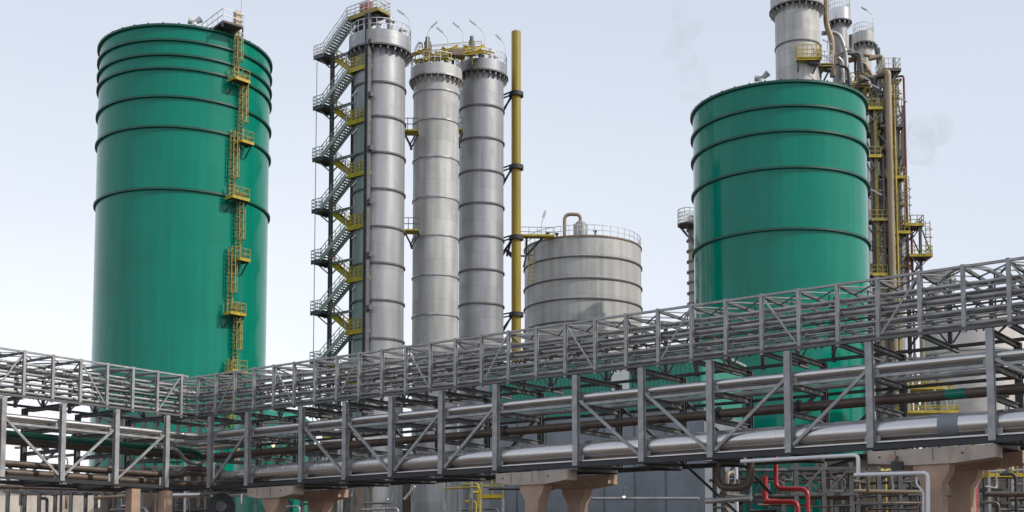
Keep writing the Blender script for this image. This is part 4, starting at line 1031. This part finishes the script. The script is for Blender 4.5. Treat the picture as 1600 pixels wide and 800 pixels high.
for i in range(50):
    px = rng.uniform(1360, 1410); py = rng.uniform(110, 425); Y = rng.uniform(149.3, 152.5)
    p = at(px, py, Y); k = rng.random(); sg = 1 if px < 1388 else -1; m = rng.choice(['galvdark', 'galvdark', 'brown', 'brown', 'dark', 'tan'])
    if k < .45: pts = [p, p + Vector((sg * rng.uniform(.8, 1.6), 0, rng.uniform(-.3, .3))), p + Vector((sg * rng.uniform(1.2, 1.9), .2, rng.uniform(-2.6, -1)))]
    elif k < .75: pts = [p, p - Z * rng.uniform(2, 5), p + Vector((sg * rng.uniform(0, 1), .4, -5.6))]
    else: pts = [p, p + Vector((sg * rng.uniform(0, 2), .3, rng.uniform(-2, -1)))]
    pipe(pts, rng.uniform(.08, .2), m, {'galvdark': 'short dark grey pipe', 'brown': 'short brown pipe', 'pipedull': 'short pale grey pipe', 'dark': 'short black pipe', 'tan': 'short tan pipe'}[m] + ' in the tangle on the slender steel tower', TG1, .3, n=8)
TG2 = 'short ducts tangled between the grey stacks'
for i in range(30):
    px = rng.uniform(1284, 1368); py = rng.uniform(60 + (px - 1284) * .35, 150 + (px - 1284) * .2); Y = rng.uniform(150, 157)
    p = at(px, py, Y); m = rng.choice(['galvdark', 'brown', 'pipedull', 'tan', 'dark'])
    a = rng.uniform(-2.2, 2.2)
    pipe([p, p + Vector((a, .2, rng.uniform(-.9, .6))), p + Vector((a * 1.2, .3, rng.uniform(-3.4, -1)))], rng.uniform(.12, .3), m, {'galvdark': 'short dark grey duct', 'brown': 'short brown duct', 'pipedull': 'short pale grey duct', 'dark': 'short black duct', 'tan': 'short tan duct'}[m] + ' in the tangle between the grey stacks', TG2, .5, n=10, name='duct', cat='duct')
TG3 = 'small pipes tangled low down on the right'
NM = {'galvdark': 'dark grey', 'brown': 'brown', 'pipedull': 'pale grey', 'dark': 'black', 'tan': 'tan', 'yellow': 'yellow', 'rail': 'white', 'greendark': 'dark green', 'red': 'red'}
def tangle(n, x0, x1, y0, y1, Y0, Y1, where, group, pal, rmin=.05, rmax=.13):
    for i in range(n):
        px = rng.uniform(x0, x1); py = rng.uniform(y0, y1); Y = rng.uniform(Y0, Y1); p = at(px, py, Y); m = rng.choice(pal); k = rng.random()
        L = rng.uniform(1.2, 4.5)
        if k < .4: pts = [p, p + W * L, p + W * L - Z * rng.uniform(.5, 1.6)]
        elif k < .6: pts = [p, p + Vector((L, 0, 0)), p + Vector((L, .5, rng.uniform(.3, 1.2)))]
        elif k < .85: pts = [Vector((p.x, p.y, 0)), p, p + Vector((rng.choice([-.7, .7]), .2, 0))]
        else: pts = [p, p + U * L * .6, p + U * L * .6 + Z * .8]
        pipe(pts, rng.uniform(rmin, rmax), m, NM[m] + ' pipe in the tangle ' + where, group, .25, n=8)
tangle(22, 1240, 1450, 735, 800, 60, 74, 'below the right end of the long rack', TG3, ['galvdark', 'brown', 'galvdark', 'dark', 'tan', 'brown', 'galvdark'], .04, .09)
tangle(14, 1535, 1640, 722, 800, 58, 72, 'right of the right pier', 'small pipes tangled right of the pier', ['galvdark', 'brown', 'dark', 'pipedull', 'tan', 'dark'])
tangle(12, 1120, 1240, 725, 800, 58, 74, 'around the red pipes', 'small pipes tangled around the red pipes', ['galvdark', 'brown', 'dark', 'brown', 'galvdark'], .04, .1)
tangle(22, 1400, 1590, 640, 690, 80, 92, 'above the thickest silver pipe near the wide pale tank', 'small pipes tangled by the wide pale tank', ['rail', 'yellow', 'brown', 'tan', 'rail', 'galvdark'])
tangle(26, 150, 420, 640, 800, 76, 92, 'behind the rack corner', 'small pipes tangled behind the rack corner', ['galvdark', 'brown', 'dark', 'pipedull', 'tan', 'brown', 'greendark'])
tangle(14, 0, 190, 690, 800, 80, 100, 'under the left rack', 'small pipes tangled under the left rack', ['galvdark', 'brown', 'dark', 'brown', 'tan'])
tangle(24, 440, 580, 640, 800, 80, 96, 'left of the silver tower foot', 'small pipes tangled left of the silver tower foot', ['galvdark', 'brown', 'dark', 'pipedull', 'brown', 'tan', 'greendark'])
tangle(8, 690, 790, 735, 800, 72, 90, 'left of the middle pier', 'small pipes tangled left of the middle pier', ['galvdark', 'yellow', 'galvdark', 'dark'], .04, .09)
# valves on the brown middle pipe and the bright top pipe
for px, py, o, zz, r, lab in ((905, 628, .2, z_top, .155, 'valve block on the bright top pipe near the middle pier'), (1118, 648, 1.5, zm_, .17, 'flanged joint pair on the brown middle pipe, left one'), (1243, 640, 1.5, zm_, .17, 'flanged joint pair on the brown middle pipe, right one'), (786, 672, 1.5, zm_, .17, 'flanged joint pair on the brown middle pipe, farthest left')):
    p = RR(s_right(px, py, o), o, zz); t = thing('pipe_joint', lab, 'pipe joint', p)
    for k in (-.16, .16): MB().tube([p + W * (k - .05), p + W * (k + .05)], r * 1.7, 16).build('flange', 'dark' if o > 1 else 'galvdark', t)
    MB().tube([p - W * .1, p + W * .1], r * 1.25, 16).build('gasket_body', 'brown' if o > 1 else 'galvdark', t)

# ------------------------------------------------------------------ smoke drifting from the plant
def smoke(pts, rs, dens, label):
    mb = MB(); path = bend([at(*p) for p in pts], 6); rg = random.Random(5)
    for i in range(48):
        f = i / 47; k = f * (len(path) - 1); j = min(int(k), len(path) - 2); p = path[j].lerp(path[j + 1], k - j)
        r0 = (rs[0] + (rs[1] - rs[0]) * f) * rg.uniform(.3, .75)
        p = p + Vector((rg.uniform(-1, 1), rg.uniform(-1, 1), rg.uniform(-1, 1))) * r0 * 1.25
        mb.lathe([(max(.01, r0 * math.sin(math.pi * q / 10)), -r0 * math.cos(math.pi * q / 10)) for q in range(11)], p, 16)
    o = mb.build('smoke', 'rail', None, path[0])
    m = bpy.data.materials.new('thin grey smoke'); m.use_nodes = True; t = m.node_tree; t.nodes.clear()
    ou = t.nodes.new('ShaderNodeOutputMaterial'); pv = t.nodes.new('ShaderNodeVolumePrincipled')
    pv.inputs['Color'].default_value = (.66, .65, .66, 1)
    g = t.nodes.new('ShaderNodeNewGeometry'); n = t.nodes.new('ShaderNodeTexNoise'); n.inputs['Scale'].default_value = .2; n.inputs['Detail'].default_value = 6
    t.links.new(g.outputs['Position'], n.inputs[0])
    mr = t.nodes.new('ShaderNodeMapRange'); mr.inputs[1].default_value = .38; mr.inputs[2].default_value = .75; mr.inputs[4].default_value = dens
    t.links.new(n.outputs[0], mr.inputs[0]); t.links.new(mr.outputs[0], pv.inputs['Density']); t.links.new(pv.outputs[0], ou.inputs['Volume'])
    o.data.materials.clear(); o.data.materials.append(m); o['kind'] = 'stuff'; o['label'] = label; o['category'] = 'smoke'
smoke([(1135, 150, 175), (1095, 145, 175), (1066, 110, 175), (1056, 60, 176), (1062, 20, 177)], (1.5, 2.6), .085, 'thin grey wisp of smoke rising behind the broad green tank')
smoke([(1402, 275, 172), (1424, 235, 172), (1438, 195, 172)], (1.6, 3.4), .11, 'faint grey smoke puff beside the slender steel tower')
